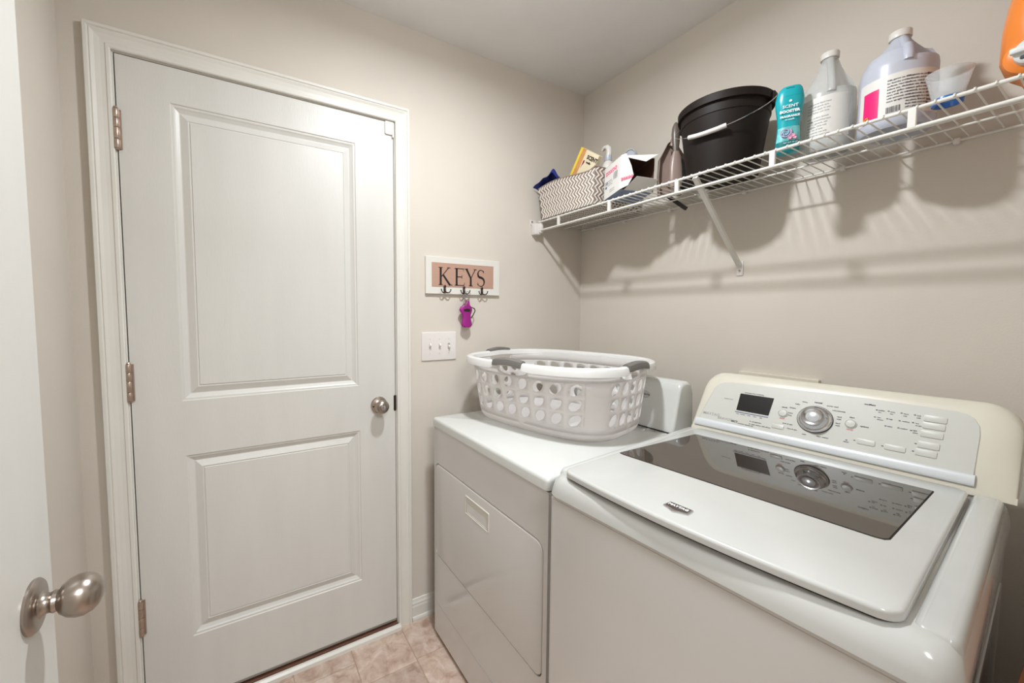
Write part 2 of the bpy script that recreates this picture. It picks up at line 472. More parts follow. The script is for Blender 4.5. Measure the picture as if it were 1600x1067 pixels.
P1 = (-1.722, -1.170, 1.033, 1.943); P2 = (-1.719, -1.166, .252, .857)
door1 = struct(obj('door_1', moulded_door(DX0, DX1, DZB, DZT, -.001, .037, [P1, P2]), 'door'), 'closed white two-panel door with nickel knob')
# knob with turn button
ax = Matrix.Rotation(PI / 2, 3, 'X')      # local z -> -y
kb = obj('door_knob', lathe([(.0325, 0), (.0325, .003), (.030, .007), (.017, .010), (.0125, .013), (.0125, .022), (.018, .027), (.0245, .034), (.0265, .042), (.0255, .051), (.021, .057), (.0135, .060), (.0125, .0585), (.0001, .0585)], 40, axis=ax), 'nickel', door1, True, loc=(-1.091, -.001, .950))
obj('turn_button', lathe([(.0090, .056), (.0090, .062), (.007, .0645), (.0001, .065)], 24, axis=ax), 'chrome', kb, True)
scr = obj('screw', lathe([(.003, .0075), (.003, .0095), (.0001, .0098)], 12, axis=ax), 'bronze', kb, True, loc=(-.024, 0, -.004))
def hinge(z):
    bm = bmesh.new()
    h0 = -.055
    for a, b in ((.0, .026), (.027, .058), (.059, .084), (.085, .110)):
        add_lathe(bm, [(.0062, h0 + a), (.0068, h0 + a + .001), (.0068, h0 + b - .001), (.0062, h0 + b)], 14)
    add_lathe(bm, [(.004, h0 - .004), (.006, h0 - .001), (.004, h0)], 12); add_lathe(bm, [(.004, h0 + .110), (.006, h0 + .112), (.004, h0 + .116)], 12)
    add_box(bm, -.001, .011, .003, .0065, h0, h0 + .110)
    return bm
h1 = obj('hinge', hinge(0), 'hinge', door1, True, loc=(DX0 - .0015, -.0085, 1.836))
copyo(h1, (DX0 - .0015, -.0085, 1.103), parent=door1); copyo(h1, (DX0 - .0015, -.0085, .369), parent=door1)
# sweep + sill + threshold
obj('door_sweep', box(DX0 + .002, DX1 - .002, -.003, .03, .030, .038, .001), 'sweep', door1)
sill = struct(obj('trim_2', box(DX0 - .003, DX1 + .003, -.006, .12, -.002, .019, .001), 'wood'), 'reddish brown wooden door sill')
thr = struct(obj('trim_3', slab([(-.020, -.003), (.004, -.003), (.004, .008), (.0, .014), (-.006, .0175), (-.013, .0165), (-.019, .010)][::1], DX0 - .004, DX1 + .010, .0005, 1,
      fn=lambda x, y, z: Vector((z, x - .010, y + .003))), 'trim'), 'white rounded threshold strip at the foot of the door')

# baseboards
def baseboard(name, p0, p1, nrm, label):
    prof = [(0, 0), (.016, 0), (.017, .008), (.015, .016), (.011, .020), (.011, .060), (.009, .068), (.0095, .074), (.006, .082), (.005, .090), (0, .092)]
    p0, p1, nrm = Vector(p0), Vector(p1), Vector(nrm); bm = bmesh.new()
    add_loft(bm, [[p + nrm * a + Vector((0, 0, z)) for a, z in prof] for p in (p0, p1)])
    return struct(obj(name, bm, 'trim'), label)
baseboard('baseboard_back', (DX1 + .065, 0, 0), (0, 0, 0), (0, -1, 0), 'white baseboard right of the closed door')
baseboard('baseboard_left', (XL, 0, 0), (XL, YF, 0), (1, 0, 0), 'white baseboard along the left wall')
baseboard('baseboard_right', (0, 0, 0), (0, YF, 0), (-1, 0, 0), 'white baseboard behind the machines')

# open door at the left edge
hd = struct(obj('door_2', moulded_door(-1.600, -.785, .012, 2.03, -.0, .035, [(-1.47, -.92, 1.07, 1.93), (-1.47, -.92, .24, .87)]), 'door'),
            'open white door with nickel knob at the left edge')
# its local x runs along world y; front faces +x
hd.matrix_world = basis((-1.790, 0, 0), (0, 1, 0), (-1, 0, 0), (0, 0, 1))
K2 = obj('rosette', lathe([(.0320, 0), (.0325, .003), (.030, .006), (.022, .0085), (.0001, .0085)], 48, axis=ax), 'nickel', hd, True, loc=(-.845, -.0, .946))
obj('knob_shaft', lathe([(.0165, .008), (.0140, .010), (.0120, .014), (.0120, .017), (.0135, .020), (.0125, .024)], 32, axis=ax), 'nickel', K2, True)
obj('knob_handle', lathe([(.0001, .0225), (.010, .0230), (.0175, .027), (.0230, .034), (.0255, .042), (.0255, .049), (.0225, .057), (.0165, .063), (.009, .0662), (.0001, .067)], 48, axis=ax), 'nickel', K2, True)
struct(obj('trim_4', (lambda b: b)(casing(-1.86 + .03, -1.03 - .0, 2.04, YF, 1)), 'trim'), 'white casing of the doorway behind the camera')

# door sensor at the top right corner of the closed door
ds = thing('door_contact_sensor', 'small white plastic contact plate on the top right corner of the closed door', 'sensor', (-1.038, -.001, 2.025))
obj('sensor_body', slab(rrect(-.019, .017, -.025, .024, .006), 0, .007, .0015, fn=lambda x, y, z: Vector((x, -z, y))), 'trim', ds, True)
obj('sensor_tab', box(.009, .014, -.010, -.001, -.034, .018, .0008), 'trim', ds)
for dz in (.012, -.008): obj('screw', lathe([(.0026, .0065), (.0026, .0076), (.0001, .0078)], 12, axis=ax), 'trim', ds, True, loc=(-.008, 0, dz))

# ceiling lamp (outside the frame, lights the room)
cl = thing('ceiling_lamp', 'round flush ceiling lamp above the laundry room', 'lamp', (-.985, -.79, H))
obj('lamp_base', lathe([(.10, 0), (.10, -.010), (.075, -.036), (.070, -.036), (.068, -.020), (.0001, -.020)], 40), 'trim', cl, True)

# ============================================================ DRYER
R90 = -PI / 2
DR = thing('clothes_dryer', 'white front-loading clothes dryer under the laundry basket', 'dryer', (-.9027, -.116, 0), R90)
DW = .676; DD = .70; DT = .903
bm = bmesh.new()
def body_with_hole(bm, w_, d, z0, z1, hole):
    """cabinet: front face (y=0) with recess around the door"""
    a, b, c, e = hole
    pts = rrect(a, b, c, e, .028, 6)
    o4 = [bm.verts.new((x, 0, z)) for x, z in ((0, z0), (w_, z0), (w_, z1), (0, z1))]
    R_ = add_loft(bm, [[Vector((x, .0, z)) for x, z in pts],
             [Vector((x, .003, z)) for x, z in inset_poly(pts, .001)], [Vector((x, .016, z)) for x, z in inset_poly(pts, .001)]], cap0=False, cap1=True)
    bm.edges.ensure_lookup_table()
    oe = [bm.edges.new((o4[k], o4[(k + 1) % 4])) for k in range(4)]
    ie = [bm.edges.get((R_[0][k], R_[0][(k + 1) % len(pts)])) for k in range(len(pts))]
    bmesh.ops.triangle_fill(bm, use_beauty=True, use_dissolve=False, edges=oe + ie, normal=(0, -1, 0))
body_with_hole(bm, DW, DD, .022, .866, (.010, .660, .350, .726))
# sides, back and kick face
for f in (((0, 0), (0, 1)), ((1, 0), (1, 1))):
    x = f[0][0] * DW
    bm.faces.new([bm.verts.new(p) for p in ((x, 0, .022), (x, DD, .022), (x, DD, .866), (x, 0, .866))])
bm.faces.new([bm.verts.new(p) for p in ((0, DD, .022), (DW, DD, .022), (DW, DD, .866), (0, DD, .866))])
bm.faces.new([bm.verts.new(p) for p in ((0, 0, .866), (DW, 0, .866), (DW, DD, .866), (0, DD, .866))])
bm.faces.new([bm.verts.new(p) for p in ((0, 0, .022), (DW, 0, .022), (DW, DD, .022), (0, DD, .022))])
obj('cabinet', bm, 'enamel', DR)
# seam of the lower toe panel
obj('toe_panel_seam', box(.03, .655, -.0008, .0005, .150, .1515), 'inkgrey', DR)
dd = obj('door', slab(rrect(.0135, .6565, .3535, .7225, .026, 8), .0, .0135, .004, 4, fn=lambda x, y, z: Vector((x, .0125 - z, y))), 'enamel', DR, True)
# recessed pull
bm = bmesh.new()
o_ = rrect(.255, .405, .626, .690, .003, 2)
lp = lambda pts, y: [Vector((x, y, z)) for x, z in pts]
i1 = [(x, z) for x, z in rrect(.270, .392, .634, .668, .002, 2)]
add_loft(bm, [lp(o_, -.0005), lp(inset_poly(o_, .0008), -.004), lp(inset_poly(o_, .003), -.004), lp(inset_poly(o_, .0045), -.0025),
              lp(i1, -.0025), lp(inset_poly(i1, .001), .004), lp(inset_poly(i1, .003), .0085)], cap0=False)
obj('handle_recess', bm, 'pull', dd, False)
# top
def arc_top(w_, d, z0, z1, r=.012, over=.006):
    return slab(rrect(-over, w_ + over * .3, -over, d, .012, 4), z0, z1, r, 5)
obj('top_panel', arc_top(DW, DD, .870, DT), 'dryer_top', DR, True)
obj('top_gap', box(.002, DW - .002, .002, DD - .002, .865, .871), 'dark', DR)
for fx in (.05, .63):
    for fy in (.06, .62):
        obj('foot', lathe([(.016, 0), (.018, .004), (.012, .008), (.009, .024)], 16), 'black', DR, True, loc=(fx, fy, 0))
# console: profile in (y,z), swept along x
prof = [(.606, .903), (.606, .912), (.614, .930), (.640, 1.045), (.648, 1.066), (.662, 1.076), (.690, 1.079), (.712, 1.070), (.722, 1.040), (.730, .903)]
def sweep_x(prof, x0, x1, r=.012, n=4):
    bm = bmesh.new(); cy = sum(p[0] for p in prof) / len(prof); cz = .96
    loops = []
    for k in range(n + 1):
        a = PI / 2 * k / n; s = r * (1 - math.sin(a)) ; 
        loops.append([Vector((x0 + r * (1 - math.cos(a)), p[0] + (cy - p[0]) * s / .06 * .9, p[1] + (min(0, (cz - p[1])) * s / .12))) for p in prof])
    L2 = [[Vector((x1 + x0 - q.x, q.y, q.z)) for q in lp_] for lp_ in loops][::-1]
    add_loft(bm, loops + L2); return bm
con = obj('console', sweep_x(prof, .075, .612, .014), 'dryer_top', DR, True)
obj('console_foot', box(.080, .607, .602, .66, .9025, .9065, .001), 'dark', con)
fm = basis((.428, .6225, 1.020), (1, 0, 0), (0, .22, 1))  # on the sloping face
el = [(math.cos(2 * PI * k / 32) * .024, math.sin(2 * PI * k / 32) * .013) for k in range(32)]
bd = obj('badge', slab(el, -.001, .0015, .0008, 2, fn=lambda x, y, z: Vector((x, y, z))), 'enamel_top', con, True)
bd.matrix_local = basis((.478, .6325, 1.018), (1, 0, 0), (0, .222, .975))
text('badge_lettering', 'Kenmore', .0125, 'ink', bd, Matrix.Translation((0, 0, .0016)), .0002, 'CENTER', .0002)

# ============================================================ WASHER
A = math.radians(3.6)
WS = thing('washing_machine', 'white top-loading washing machine with smoked glass lid and round dial', 'washing machine', (-.943, -.84, 0), A - PI / 2)
WW = .606; WD = .70; ZS = .889
bm = bmesh.new()
pts = rrect(0, WW, 0, WD, .012, 4)
add_loft(bm, [[Vector((x, y, .02)) for x, y in pts], [Vector((x, y, ZS - .004)) for x, y in pts], [Vector((x, y, ZS - .001)) for x, y in inset_poly(pts, .003)]])
cab = obj('cabinet', bm, 'enamel', WS, True)
obj('side_brace_groove', box(WW - .001, WW + .0035, .10, .60, .10, .80, .003), 'enamel', cab, True)
for fx in (.05, .56):
    for fy in (.06, .63): obj('foot', lathe([(.016, 0), (.018, .004), (.012, .008), (.009, .024)], 16), 'black', WS, True, loc=(fx, fy, 0))
obj('top_gap', slab(rrect(.004, WW - .004, .004, WD - .004, .012, 4), ZS - .003, ZS + .003, .0005, 1), 'rust', WS)
# top deck with sloping shoulders and a channel for the lid
def outline(ins, front=0.0, r=.03, back=WD):
    return rrect(ins, WW - ins, ins + front, back - ins * .2, (r, r, .01, .01), 6)
lidpts = []
def lid_outline(ins=0.0):
    x0, x1, y1 = .034 + ins, .562 - ins, .608 - ins
    out = []
    nF = 16
    r = .03 - ins * .4
    # front edge bows forward
    for k in range(nF + 1):
        t = k / nF; x = x0 + r * .9 + (x1 - x0 - 1.8 * r) * t
        out.append((x, .010 + ins - .022 * math.sin(PI * (0.12 + .80 * t)) ))
    cx, cy = x1 - r * .9, out[-1][1] + r
    for k in range(1, 6):
        a = -PI / 2 + PI / 2 * k / 6; out.append((cx + .9 * r * math.cos(a), cy + r * math.sin(a)))
    out.append((x1, cy + .02))
    for k in range(0, 6):
        a = PI / 2 * k / 5; out.append((x1 - .022 + .022 * math.cos(a), y1 - .022 + .022 * math.sin(a)))
    for k in range(0, 6):
        a = PI / 2 + PI / 2 * k / 5; out.append((x0 + .022 + .022 * math.cos(a), y1 - .022 + .022 * math.sin(a)))
    cy = .012 + ins - .022 * math.sin(PI * .12) + r
    out.append((x0, cy + .02))
    for k in range(1, 6):
        a = PI + PI / 2 * k / 6; out.append((x0 + .9 * r + .9 * r * math.cos(a), cy - .002 + r * math.sin(a)))
    return out
bm = bmesh.new()
L_ = []
for (ins, z, fr, r) in ((-.001, ZS + .002, -.006, .035), (-.002, ZS + .010, -.010, .035), (.0, .912, -.010, .035), (.004, .930, -.008, .034), (.012, .942, -.004, .033), (.020, .9455, .0, .032)):
    L_.append([Vector((x, y, z)) for x, y in rrect(ins, WW + .004 - ins, ins + fr, .66, (r, r, .008, .008), 8)])
add_loft(bm, L_)
deck = obj('top_deck', bm, 'enamel_top', WS, True)
# recess shadow line / channel around the lid
obj('lid_gap', slab(lid_outline(.004), .944, .9492, .0003, 1), 'dark', WS)
for (a0, a1) in ((.5648, .6050), (.001, .0310)):
    bm = bmesh.new()
    q = rrect(a0, a1, .026, .612, .013, 5); L3 = []
    for z, i_ in ((.9405, -.001), (.9480, .0), (.9530, .002), (.9565, .005), (.9578, .009)):
        L3.append([Vector((x, y, z - .016 * max(0, 1 - (y - .02) / .07) ** 2)) for x, y in inset_poly(q, i_)])
    add_loft(bm, L3)
    obj('deck_shoulder', bm, 'enamel_top', deck, True)
lid = obj('lid', slab(lid_outline(0), .9478, .9615, .006, 5, bot=False), 'enamel_top', WS, True)
# glass window
win = [(.044, .206), (.060, .203), (.498, .213), (.508, .216), (.514, .224), (.5205, .534), (.520, .5395), (.515, .5405), (.073, .525), (.066, .521), (.0405, .219), (.040, .209)]
win = [(.046, .2035), (.056, .2020), (.500, .2130), (.509, .2160), (.5135, .2230), (.5212, .5340), (.5205, .5388), (.5160, .5400), (.072, .5262), (.0665, .5230), (.0420, .2150), (.0425, .2060)]
obj('glass_seal', slab(inset_poly(win, -.0022), .9595, .9618, .0003, 1), 'dark', lid)
gl = obj('lid_glass', slab(win, .9600, .9626, .0006, 2), 'smoked', lid)
# emblem
sh = [(-.021, .0135), (.021, .0135), (.0225, -.0085), (.012, -.0125), (.0, -.019), (-.012, -.0125), (-.0225, -.0085)][::-1]
bm = slab(sh, 0, .0035, .0012, 2)
em = obj('emblem', bm, 'chrome', lid, False)
em.matrix_local = basis((.279, .040, .9612), (1, 0.0, 0), (0, 1, 0))
ei = [(-.0185, .0112), (.0185, .0112), (.0195, -.0060), (.010, -.0090), (.0, -.0118), (-.010, -.0090), (-.0195, -.0060)][::-1]
obj('emblem_field', slab(ei, .003, .0040, .0003, 1), mat('emblem_brown', srgb(70, 56, 52), .35), em)
text('emblem_lettering', 'MAYTAG', .0100, 'inkwhite', em, Matrix.Translation((0, .0022, .0041)), .0003, 'CENTER', .0004, .88)

# console, local frame: face plane through (y .625,z .965)-(y .700,z 1.110)
FL = math.hypot(.075, .145); sy_, sz_ = .075 / FL, .145 / FL
def cf(u, s, h=0.0):   # point on console face
    return Vector((u, .625 + s * sy_ - h * sz_, .965 + s * sz_ + h * sy_))
FM = lambda u, s, h=0.0: basis(cf(u, s, h), (1, 0, 0), (0, sy_, sz_))
cprof = lambda e: [(.618 + e * .2, .950), (.6225 + e * .4, .962), (.6975, 1.108 - e), (.707, 1.120 - e), (.722, 1.126 - e), (.742, 1.124 - e), (.757, 1.108 - e), (.765, 1.06 - e * .6), (.768, .950)]
bm = bmesh.new(); loops = []
Xs = []
n = 9
for k in range(n + 1):
    a = PI / 2 * k / n
    Xs.append((.006 + .055 * (1 - math.cos(a)), .055 * (1 - math.sin(a)) * .85))
for x, e in Xs: loops.append((x, e))
loops += [(.618 - (x - .006), e) for x, e in Xs[::-1]]
x_lin = []
LP = []
for i, (x, e) in enumerate(loops):
    pr_ = cprof(0)
    top = 1.126
    row = []
    for (y, z) in pr_:
        # shrink the height smoothly at the rounded ends
        t = max(0, (z - 1.02)) / (top - 1.02)
        row.append(Vector((x, y, z - e * t * 1.15)))
    LP.append(row)
add_loft(bm, LP)
cons = obj('console', bm, 'plastic_cream', WS, True)
# control panel face plate
pp = [(.018, .004), (.563, .006), (.565, .108), (.563, .128), (.556, .143), (.545, .1515), (.530, .1555), (.390, .1590), (.085, .1535), (.066, .1505), (.053, .1420), (.044, .128)]
pnl = obj('control_panel', slab([(x, y) for x, y in pp], .0003, .0028, .0010, 2, fn=lambda x, y, z: cf(x, y, z)), 'panel', cons, False)
obj('panel_outline', slab(inset_poly(pp, -.0012), .0001, .0009, .0002, 1, fn=lambda x, y, z: cf(x, y, z)), 'inkgrey', cons)
# rounded silver bar along the foot of the panel
bm = bmesh.new()
add_loft(bm, [[cf(u, .012 + .0125 * math.cos(a) , .0018 + (.0052 * math.sin(a) ** .6 if math.sin(a) > 0 else .0)) for a in [2 * PI * k / 20 for k in range(20)]] for u in (.0145, .5655)])
obj('silver_bar', bm, 'pearl', cons, True)
# stain between console and lid
bm = bmesh.new(); add_loft(bm, [[Vector(p) for p in ((.566, .598, .9462), (.574, .598, .9462), (.574, .626, .9462), (.566, .626, .9462))], [Vector(p) for p in ((.567, .600, .9470), (.573, .600, .9470), (.573, .624, .9470), (.567, .624, .9470))]])
obj('rust_stain', bm, 'rust', deck)
# display
disp = obj('display', slab([(.118, .0688), (.1995, .0688), (.203, .122), (.118, .122)], .0026, .0036, .0003, 1, fn=lambda x, y, z: cf(x, y, z)), 'screen', pnl)
obj('display_bar', slab([(.1155, .0625), (.1995, .0625), (.1995, .0646), (.1155, .0646)], .0026, .0033, .0002, 1, fn=lambda x, y, z: cf(x, y, z)), 'inkblue', pnl)
# dial
dl = obj('dial', lathe([(.0355, .0), (.0355, .004), (.0340, .0065), (.0300, .0075), (.0275, .010), (.0262, .0200), (.0240, .0235), (.0180, .0235), (.0140, .0215), (.0001, .0208)], 48), 'chrome', pnl, True)
dl.matrix_local = FM(.3, .0815, .0028)
dr_ = obj('dial_ring', lathe([(.0372, .0), (.0372, .0012), (.0350, .0016), (.0350, .0)], 48, cap=False), 'ink', pnl, True); dr_.matrix_local = FM(.3, .0815, .0026)
obj('dial_insert', lathe([(.0148, .0205), (.0140, .0225), (.0105, .0240), (.0001, .0246)], 40), 'silver', dl, True)
for nm, u, s in (('cancel_button', .231, .0837), ('start_button', .369, .0861)):
    b_ = obj(nm, lathe([(.0115, 0), (.0115, .0015), (.0098, .0026), (.0095, .0014), (.0088, .0036), (.0001, .0044)], 32), 'panel', pnl, True); b_.matrix_local = FM(u, s, .0028)
bt0 = None
for (u, s, w_, h_) in ((.502, .1295, .034, .0150), (.501, .1127, .034, .0150), (.500, .0931, .034, .0150), (.498, .0673, .032, .0150), (.496, .0491, .032, .0150), (.449, .0468, .034, .0130), (.401, .0475, .032, .0130), (.226, .0434, .028, .0120)):
    b_ = obj('push_button', slab(rrect(-w_ / 2, w_ / 2, -h_ / 2, h_ / 2, .0025, 3), 0, .0017, .0007, 2), 'panel', pnl, True); b_.matrix_local = FM(u, s, .0028)
for (u, s) in ((.409, .1319), (.429, .1331), (.450, .1329), (.471, .133), (.408, .1136), (.429, .1138), (.449, .1137), (.470, .1142), (.428, .0959), (.449, .0964), (.469, .0954), (.367, .0439), (.381, .0470), (.429, .0468), (.479, .0669), (.477, .0488), (.160, .0430), (.160, .0350)):
    b_ = obj('indicator_light', slab(rrect(-.0019, .0019, -.0010, .0010, .0009, 2), 0, .0005, .0002, 1), 'ink', pnl); b_.matrix_local = FM(u, s, .0028)
T = lambda s, u, v, z=.0046, al='LEFT', b=.00006: (s, z, FM(u, v, .0031), al, b)
items = [T('normal', .300, .1285, .0056, 'CENTER', .0002), T('whites', .272, .1250, al='CENTER'), T('bulky', .258, .1160, al='CENTER'), T('delicate', .249, .1030, al='CENTER'),
         T('heavy', .247, .0880, al='CENTER'), T('duty', .247, .0810, al='CENTER'), T('drain & spin', .246, .0560, al='CENTER'), T('rinse & spin', .258, .0440, al='CENTER'),
         T('soak', .285, .0370, al='CENTER'), T('clean washer', .322, .0390, al='CENTER'), T('power wash', .318, .1240), T('colors/towels', .330, .1140), T('rapid', .341, .0990), T('wash', .341, .0930), T('hand', .341, .0820), T('wash', .341, .0760),
         T('cancel', .231, .1010, .0050, 'CENTER', .00015), T('start', .369, .1030, .0050, 'CENTER', .00015), T('options', .386, .0850, .0050, 'LEFT', .00015), T('modifiers', .386, .1425, .0052, 'LEFT', .00018),
         T('estimated time remaining', .128, .1265, .0048), T('add garment', .164, .0430), T('clean washer with affresh', .164, .0350), T('MCT', .113, .0330, .0078, 'LEFT', .0003), T('maximum capacity tub', .130, .0300, .0044),
         T('lock', .120, .0585, .004), T('sensing', .131, .0585, .004), T('wash', .149, .0585, .004), T('rinse', .164, .0585, .004), T('spin', .180, .0585, .004),
         T('control', .2165, .0465), T('lock', .2165, .0405), T('fabric', .389, .0500), T('softener', .389, .0440), T('extra rinse', .4345, .0475), T('status', .362, .0395, .0042),
         T('water temp', .489, .1325), T('wash/rinse', .489, .1265), T('spin speed', .487, .1130), T('soil level', .486, .0935), T('signal level', .485, .0705), T('off/low/high', .485, .0650), T('cycle signal', .483, .0520), T('add garment', .483, .0465)]
for i, row in enumerate(((('sanitize', 'hot'), ('extra', 'hot'), ('warm', 'cold'), ('cold', 'cold')), (('max', 'extract'), ('high', ''), ('medium', ''), ('low', 'no spin')), (('heavy', ''), ('medium', ''), ('light', 'extra')))):
    for j, (a, b) in enumerate(row):
        u = (.409, .429, .450, .471)[j] if i < 2 else (.428, .449, .469)[j]; s = (.132, .1137, .096)[i]
        items.append(T(a, u + .003, s, .0036)); 
        if b: items.append(T(b, u + .003, s - .005, .0036))
text_join('panel_printing', items, 'ink', pnl)
for u_, s_ in ((.231, .0690), (.369, .0715)): text_join('red_lettering', [T('cancel', u_, s_, .0046, 'CENTER', .0002)], 'inkred', pnl)
for it in (T('MAYTAG', .030, .0420, .0120, 'LEFT', .0001), T('BRAVOS', .074, .0350, .0105, 'LEFT', .0001), T('ENERGY STAR', .078, .0985, .0040, 'LEFT', .0001)): text_join('pale_lettering', [it], 'inkgrey', pnl)

# washer supply box on the wall
vb = thing('valve_box', 'ivory plastic water valve box on the wall behind the washing machine', 'valve box', (0, -.905, 1.04))
bm = bmesh.new()
for a in ((-.114, .114, .048, .070), (-.114, .114, -.110, -.088), (-.114, -.096, -.088, .048), (.096, .114, -.088, .048)):
    add_box(bm, -.016, 0, a[0], a[1], a[2], a[3], .001, 1)
obj('frame', bm, 'valve', vb); obj('back_plate', box(-.003, 0, -.098, .098, -.09, .05), 'valve', vb)
for s in (-.05, .05):
    t = obj('tap', lathe([(.010, -.06), (.010, -.02), (.014, -.018), (.014, -.004), (.006, 0), (.006, .012)], 16), 'nickel', vb, True, loc=(-.020, s, -.005))
obj('bracket', box(-.008, 0, -.122, -.114, .028, .044, .001), 'bronze', vb)

# ============================================================ KEY RACK
kr = thing('key_rack', 'white wooden key rack lettered KEYS on a burlap panel', 'key rack', (-.7085, 0, 1.472))
obj('board', slab(rrect(-.183, .183, -.0775, .0775, .002, 2), 0, .012, .0015, 2, fn=lambda x, y, z: Vector((x, -z, y))), 'trim', kr)
obj('burlap_panel', slab(rrect(-.1565, .1485, -.0475, .0530, .001, 1), .0115, .0135, .0005, 1, fn=lambda x, y, z: Vector((x, -z, y))), 'burlap', kr)
# serif letters drawn as strokes
def letters():
    bm = bmesh.new(); Y = -.0139
    def poly(p): 
        a = [bm.verts.new((x, Y, z)) for x, z in p]; b = [bm.verts.new((x, Y + .0006, z)) for x, z in p]
        bm.faces.new(a); bm.faces.new(b[::-1])
        for i in range(len(p)): bm.faces.new((a[i], a[(i + 1) % len(p)], b[(i + 1) % len(p)], b[i]))
    def st(x0, z0, x1, z1, w0, w1=None):
        w1 = w1 or w0; w0 *= 1.25; w1 *= 1.25; d = Vector((x1 - x0, z1 - z0)).normalized(); n = Vector((-d.y, d.x))
        poly([(x0 + n.x * w0 / 2, z0 + n.y * w0 / 2), (x0 - n.x * w0 / 2, z0 - n.y * w0 / 2), (x1 - n.x * w1 / 2, z1 - n.y * w1 / 2), (x1 + n.x * w1 / 2, z1 + n.y * w1 / 2)])
    h = .074; b = -.040; t = b + h; th = .0075; tn = .0028
    x = -.116                                     # K
    st(x, b, x, t, th); st(x - .010, b + .001, x + .010, b + .001, .0025); st(x - .010, t - .001, x + .010, t - .001, .0025)
    st(x + .004, b + .036, x + .038, t, tn); st(x + .030, t - .001, x + .046, t - .001, .0025)
    st(x + .012, b + .042, x + .044, b, .0065, .0075); st(x + .038, b + .001, x + .056, b + .001, .0025)
    x = -.040                                     # E
    st(x, b, x, t, th); st(x - .010, b + .0013, x + .036, b + .0013, tn); st(x - .010, t - .0013, x + .034, t - .0013, tn); st(x, b + .038, x + .026, b + .038, tn)
    st(x + .034, t, x + .032, t - .013, .0024, .001); st(x + .035, b + .001, x + .040, b + .015, .0028, .001); st(x + .026, b + .046, x + .026, b + .030, .002)
    x = .030                                      # Y
    st(x, b, x, b + .034, th); st(x - .010, b + .001, x + .010, b + .001, .0025)
    st(x, b + .034, x - .022, t, .0065, .0075); st(x, b + .032, x + .023, t, tn)
    st(x - .031, t - .001, x - .014, t - .001, .0025); st(x + .014, t - .001, x + .030, t - .001, .0025)
    x = .082                                      # S
    N = 22; pts = []
    for k in range(N + 1):
        u = k / N
        if u < .5: a = math.radians(30 + 215 * (u / .5)); c = (x, b + h * .74); r = (.0155, h * .24)
        else: a = math.radians(65 - 215 * ((u - .5) / .5)); c = (x, b + h * .27); r = (.0175, h * .26)
        pts.append((c[0] + r[0] * math.cos(a), c[1] + r[1] * math.sin(a)))
    for k in range(N):
        f = lambda q: .0026 + .0056 * math.exp(-((q / N - .5) / .2) ** 2)
        st(*pts[k], *pts[k + 1], f(k), f(k + 1))
    st(pts[0][0], pts[0][1] - .004, pts[0][0] + .001, pts[0][1] + .007, .0022); st(pts[-1][0], pts[-1][1] + .006, pts[-1][0] - .001, pts[-1][1] - .005, .0022)
    return bm
obj('lettering', letters(), 'inkblack', kr, label='black serif letters KEYS')
def hook():
    bm = bmesh.new()
    add_box(bm, -.0052, .0052, -.0155, -.0125, -.006, .022, .001, 1)
    add_lathe(bm, [(.0058, 0), (.0058, .004), (.004, .0055), (.0001, .006)], 14, c=(0, -.0125, .019), axis=ax)
    for s in (-1, 1):
        add_tube(bm, [(0, -.015, .0), (s * .003, -.019, -.006), (s * .010, -.023, -.009), (s * .017, -.026, -.006), (s * .0215, -.027, .001), (s * .0225, -.027, .007)], [.0030, .0030, .0026, .0022, .0021, .0026], 8)
    add_tube(bm, [(0, -.0145, .012), (0, -.018, .0), (0, -.016, -.008)], [.004, .0042, .0036], 8)
    return bm
hk = obj('hook', hook(), 'bronze', kr, True, loc=(-.097, 0, -.064))
copyo(hk, (-.004, 0, -.066), parent=kr); copyo(hk, (.087, 0, -.067), parent=kr)

# key holder hanging from the middle hook
kf = thing('key_holder', 'purple rubber key holder hanging from the middle hook', 'keychain', (-.709, -.030, 1.379))
kf.scale = (1.15, 1, .97)
bm = bmesh.new(); ring = lambda c, r, ax_, n=24: [Vector(c) + (Vector((math.cos(2 * PI * k / n) * r, 0, math.sin(2 * PI * k / n) * r)) if ax_ == 'y' else Vector((0, math.cos(2 * PI * k / n) * r, math.sin(2 * PI * k / n) * r))) for k in range(n)]
add_tube(bm, ring((.006, .002, .016), .0125, 'y'), .0011, 6, True)
add_tube(bm, ring((.004, .004, -.004), .0105, 'y'), .0010, 6, True)
add_tube(bm, ring((.0, .004, .0), .0095, 'y'), .0011, 6, True)
obj('split_ring', bm, 'chrome', kf, True)
bm = bmesh.new()
def blob(zs, ys, N=20):
    L = []
    for (z, hw, cx) in zs:
        L.append([Vector((cx + hw * math.cos(2 * PI * k / N), ys * math.sin(2 * PI * k / N) * min(1, hw / .012 + .2), z)) for k in range(N)])
    return L
add_loft(bm, blob([(-.012, .006, .006), (-.020, .0085, .004), (-.030, .013, .001), (-.038, .0225, -.002), (-.048, .0275, -.003), (-.056, .0275, -.003), (-.066, .0225, -.001), (-.078, .0175, .0), (-.092, .0175, .001), (-.106, .0210, .001), (-.118, .0225, .001), (-.126, .0200, .001), (-.131, .010, .001)], .009))
po = obj('pouch', bm, 'purple', kf, True)
bm = bmesh.new(); add_lathe(bm, [(.015, .0), (.015, .002), (.012, .0025), (.0001, .0015)], 24, axis=Matrix.Diagonal((1, 1, .46)) @ ax)
obj('slot', bm, 'black', po, True, loc=(-.001, -.0075, -.054))
obj('clip', tube([(.020, 0, -.040), (.034, 0, -.046), (.038, 0, -.056), (.030, 0, -.074), (.020, 0, -.090)], .0022, 8), 'black', kf, True)
obj('key', box(-.012, -.007, -.011, -.009, -.038, -.006, .0006, 1), 'nickel', kf)

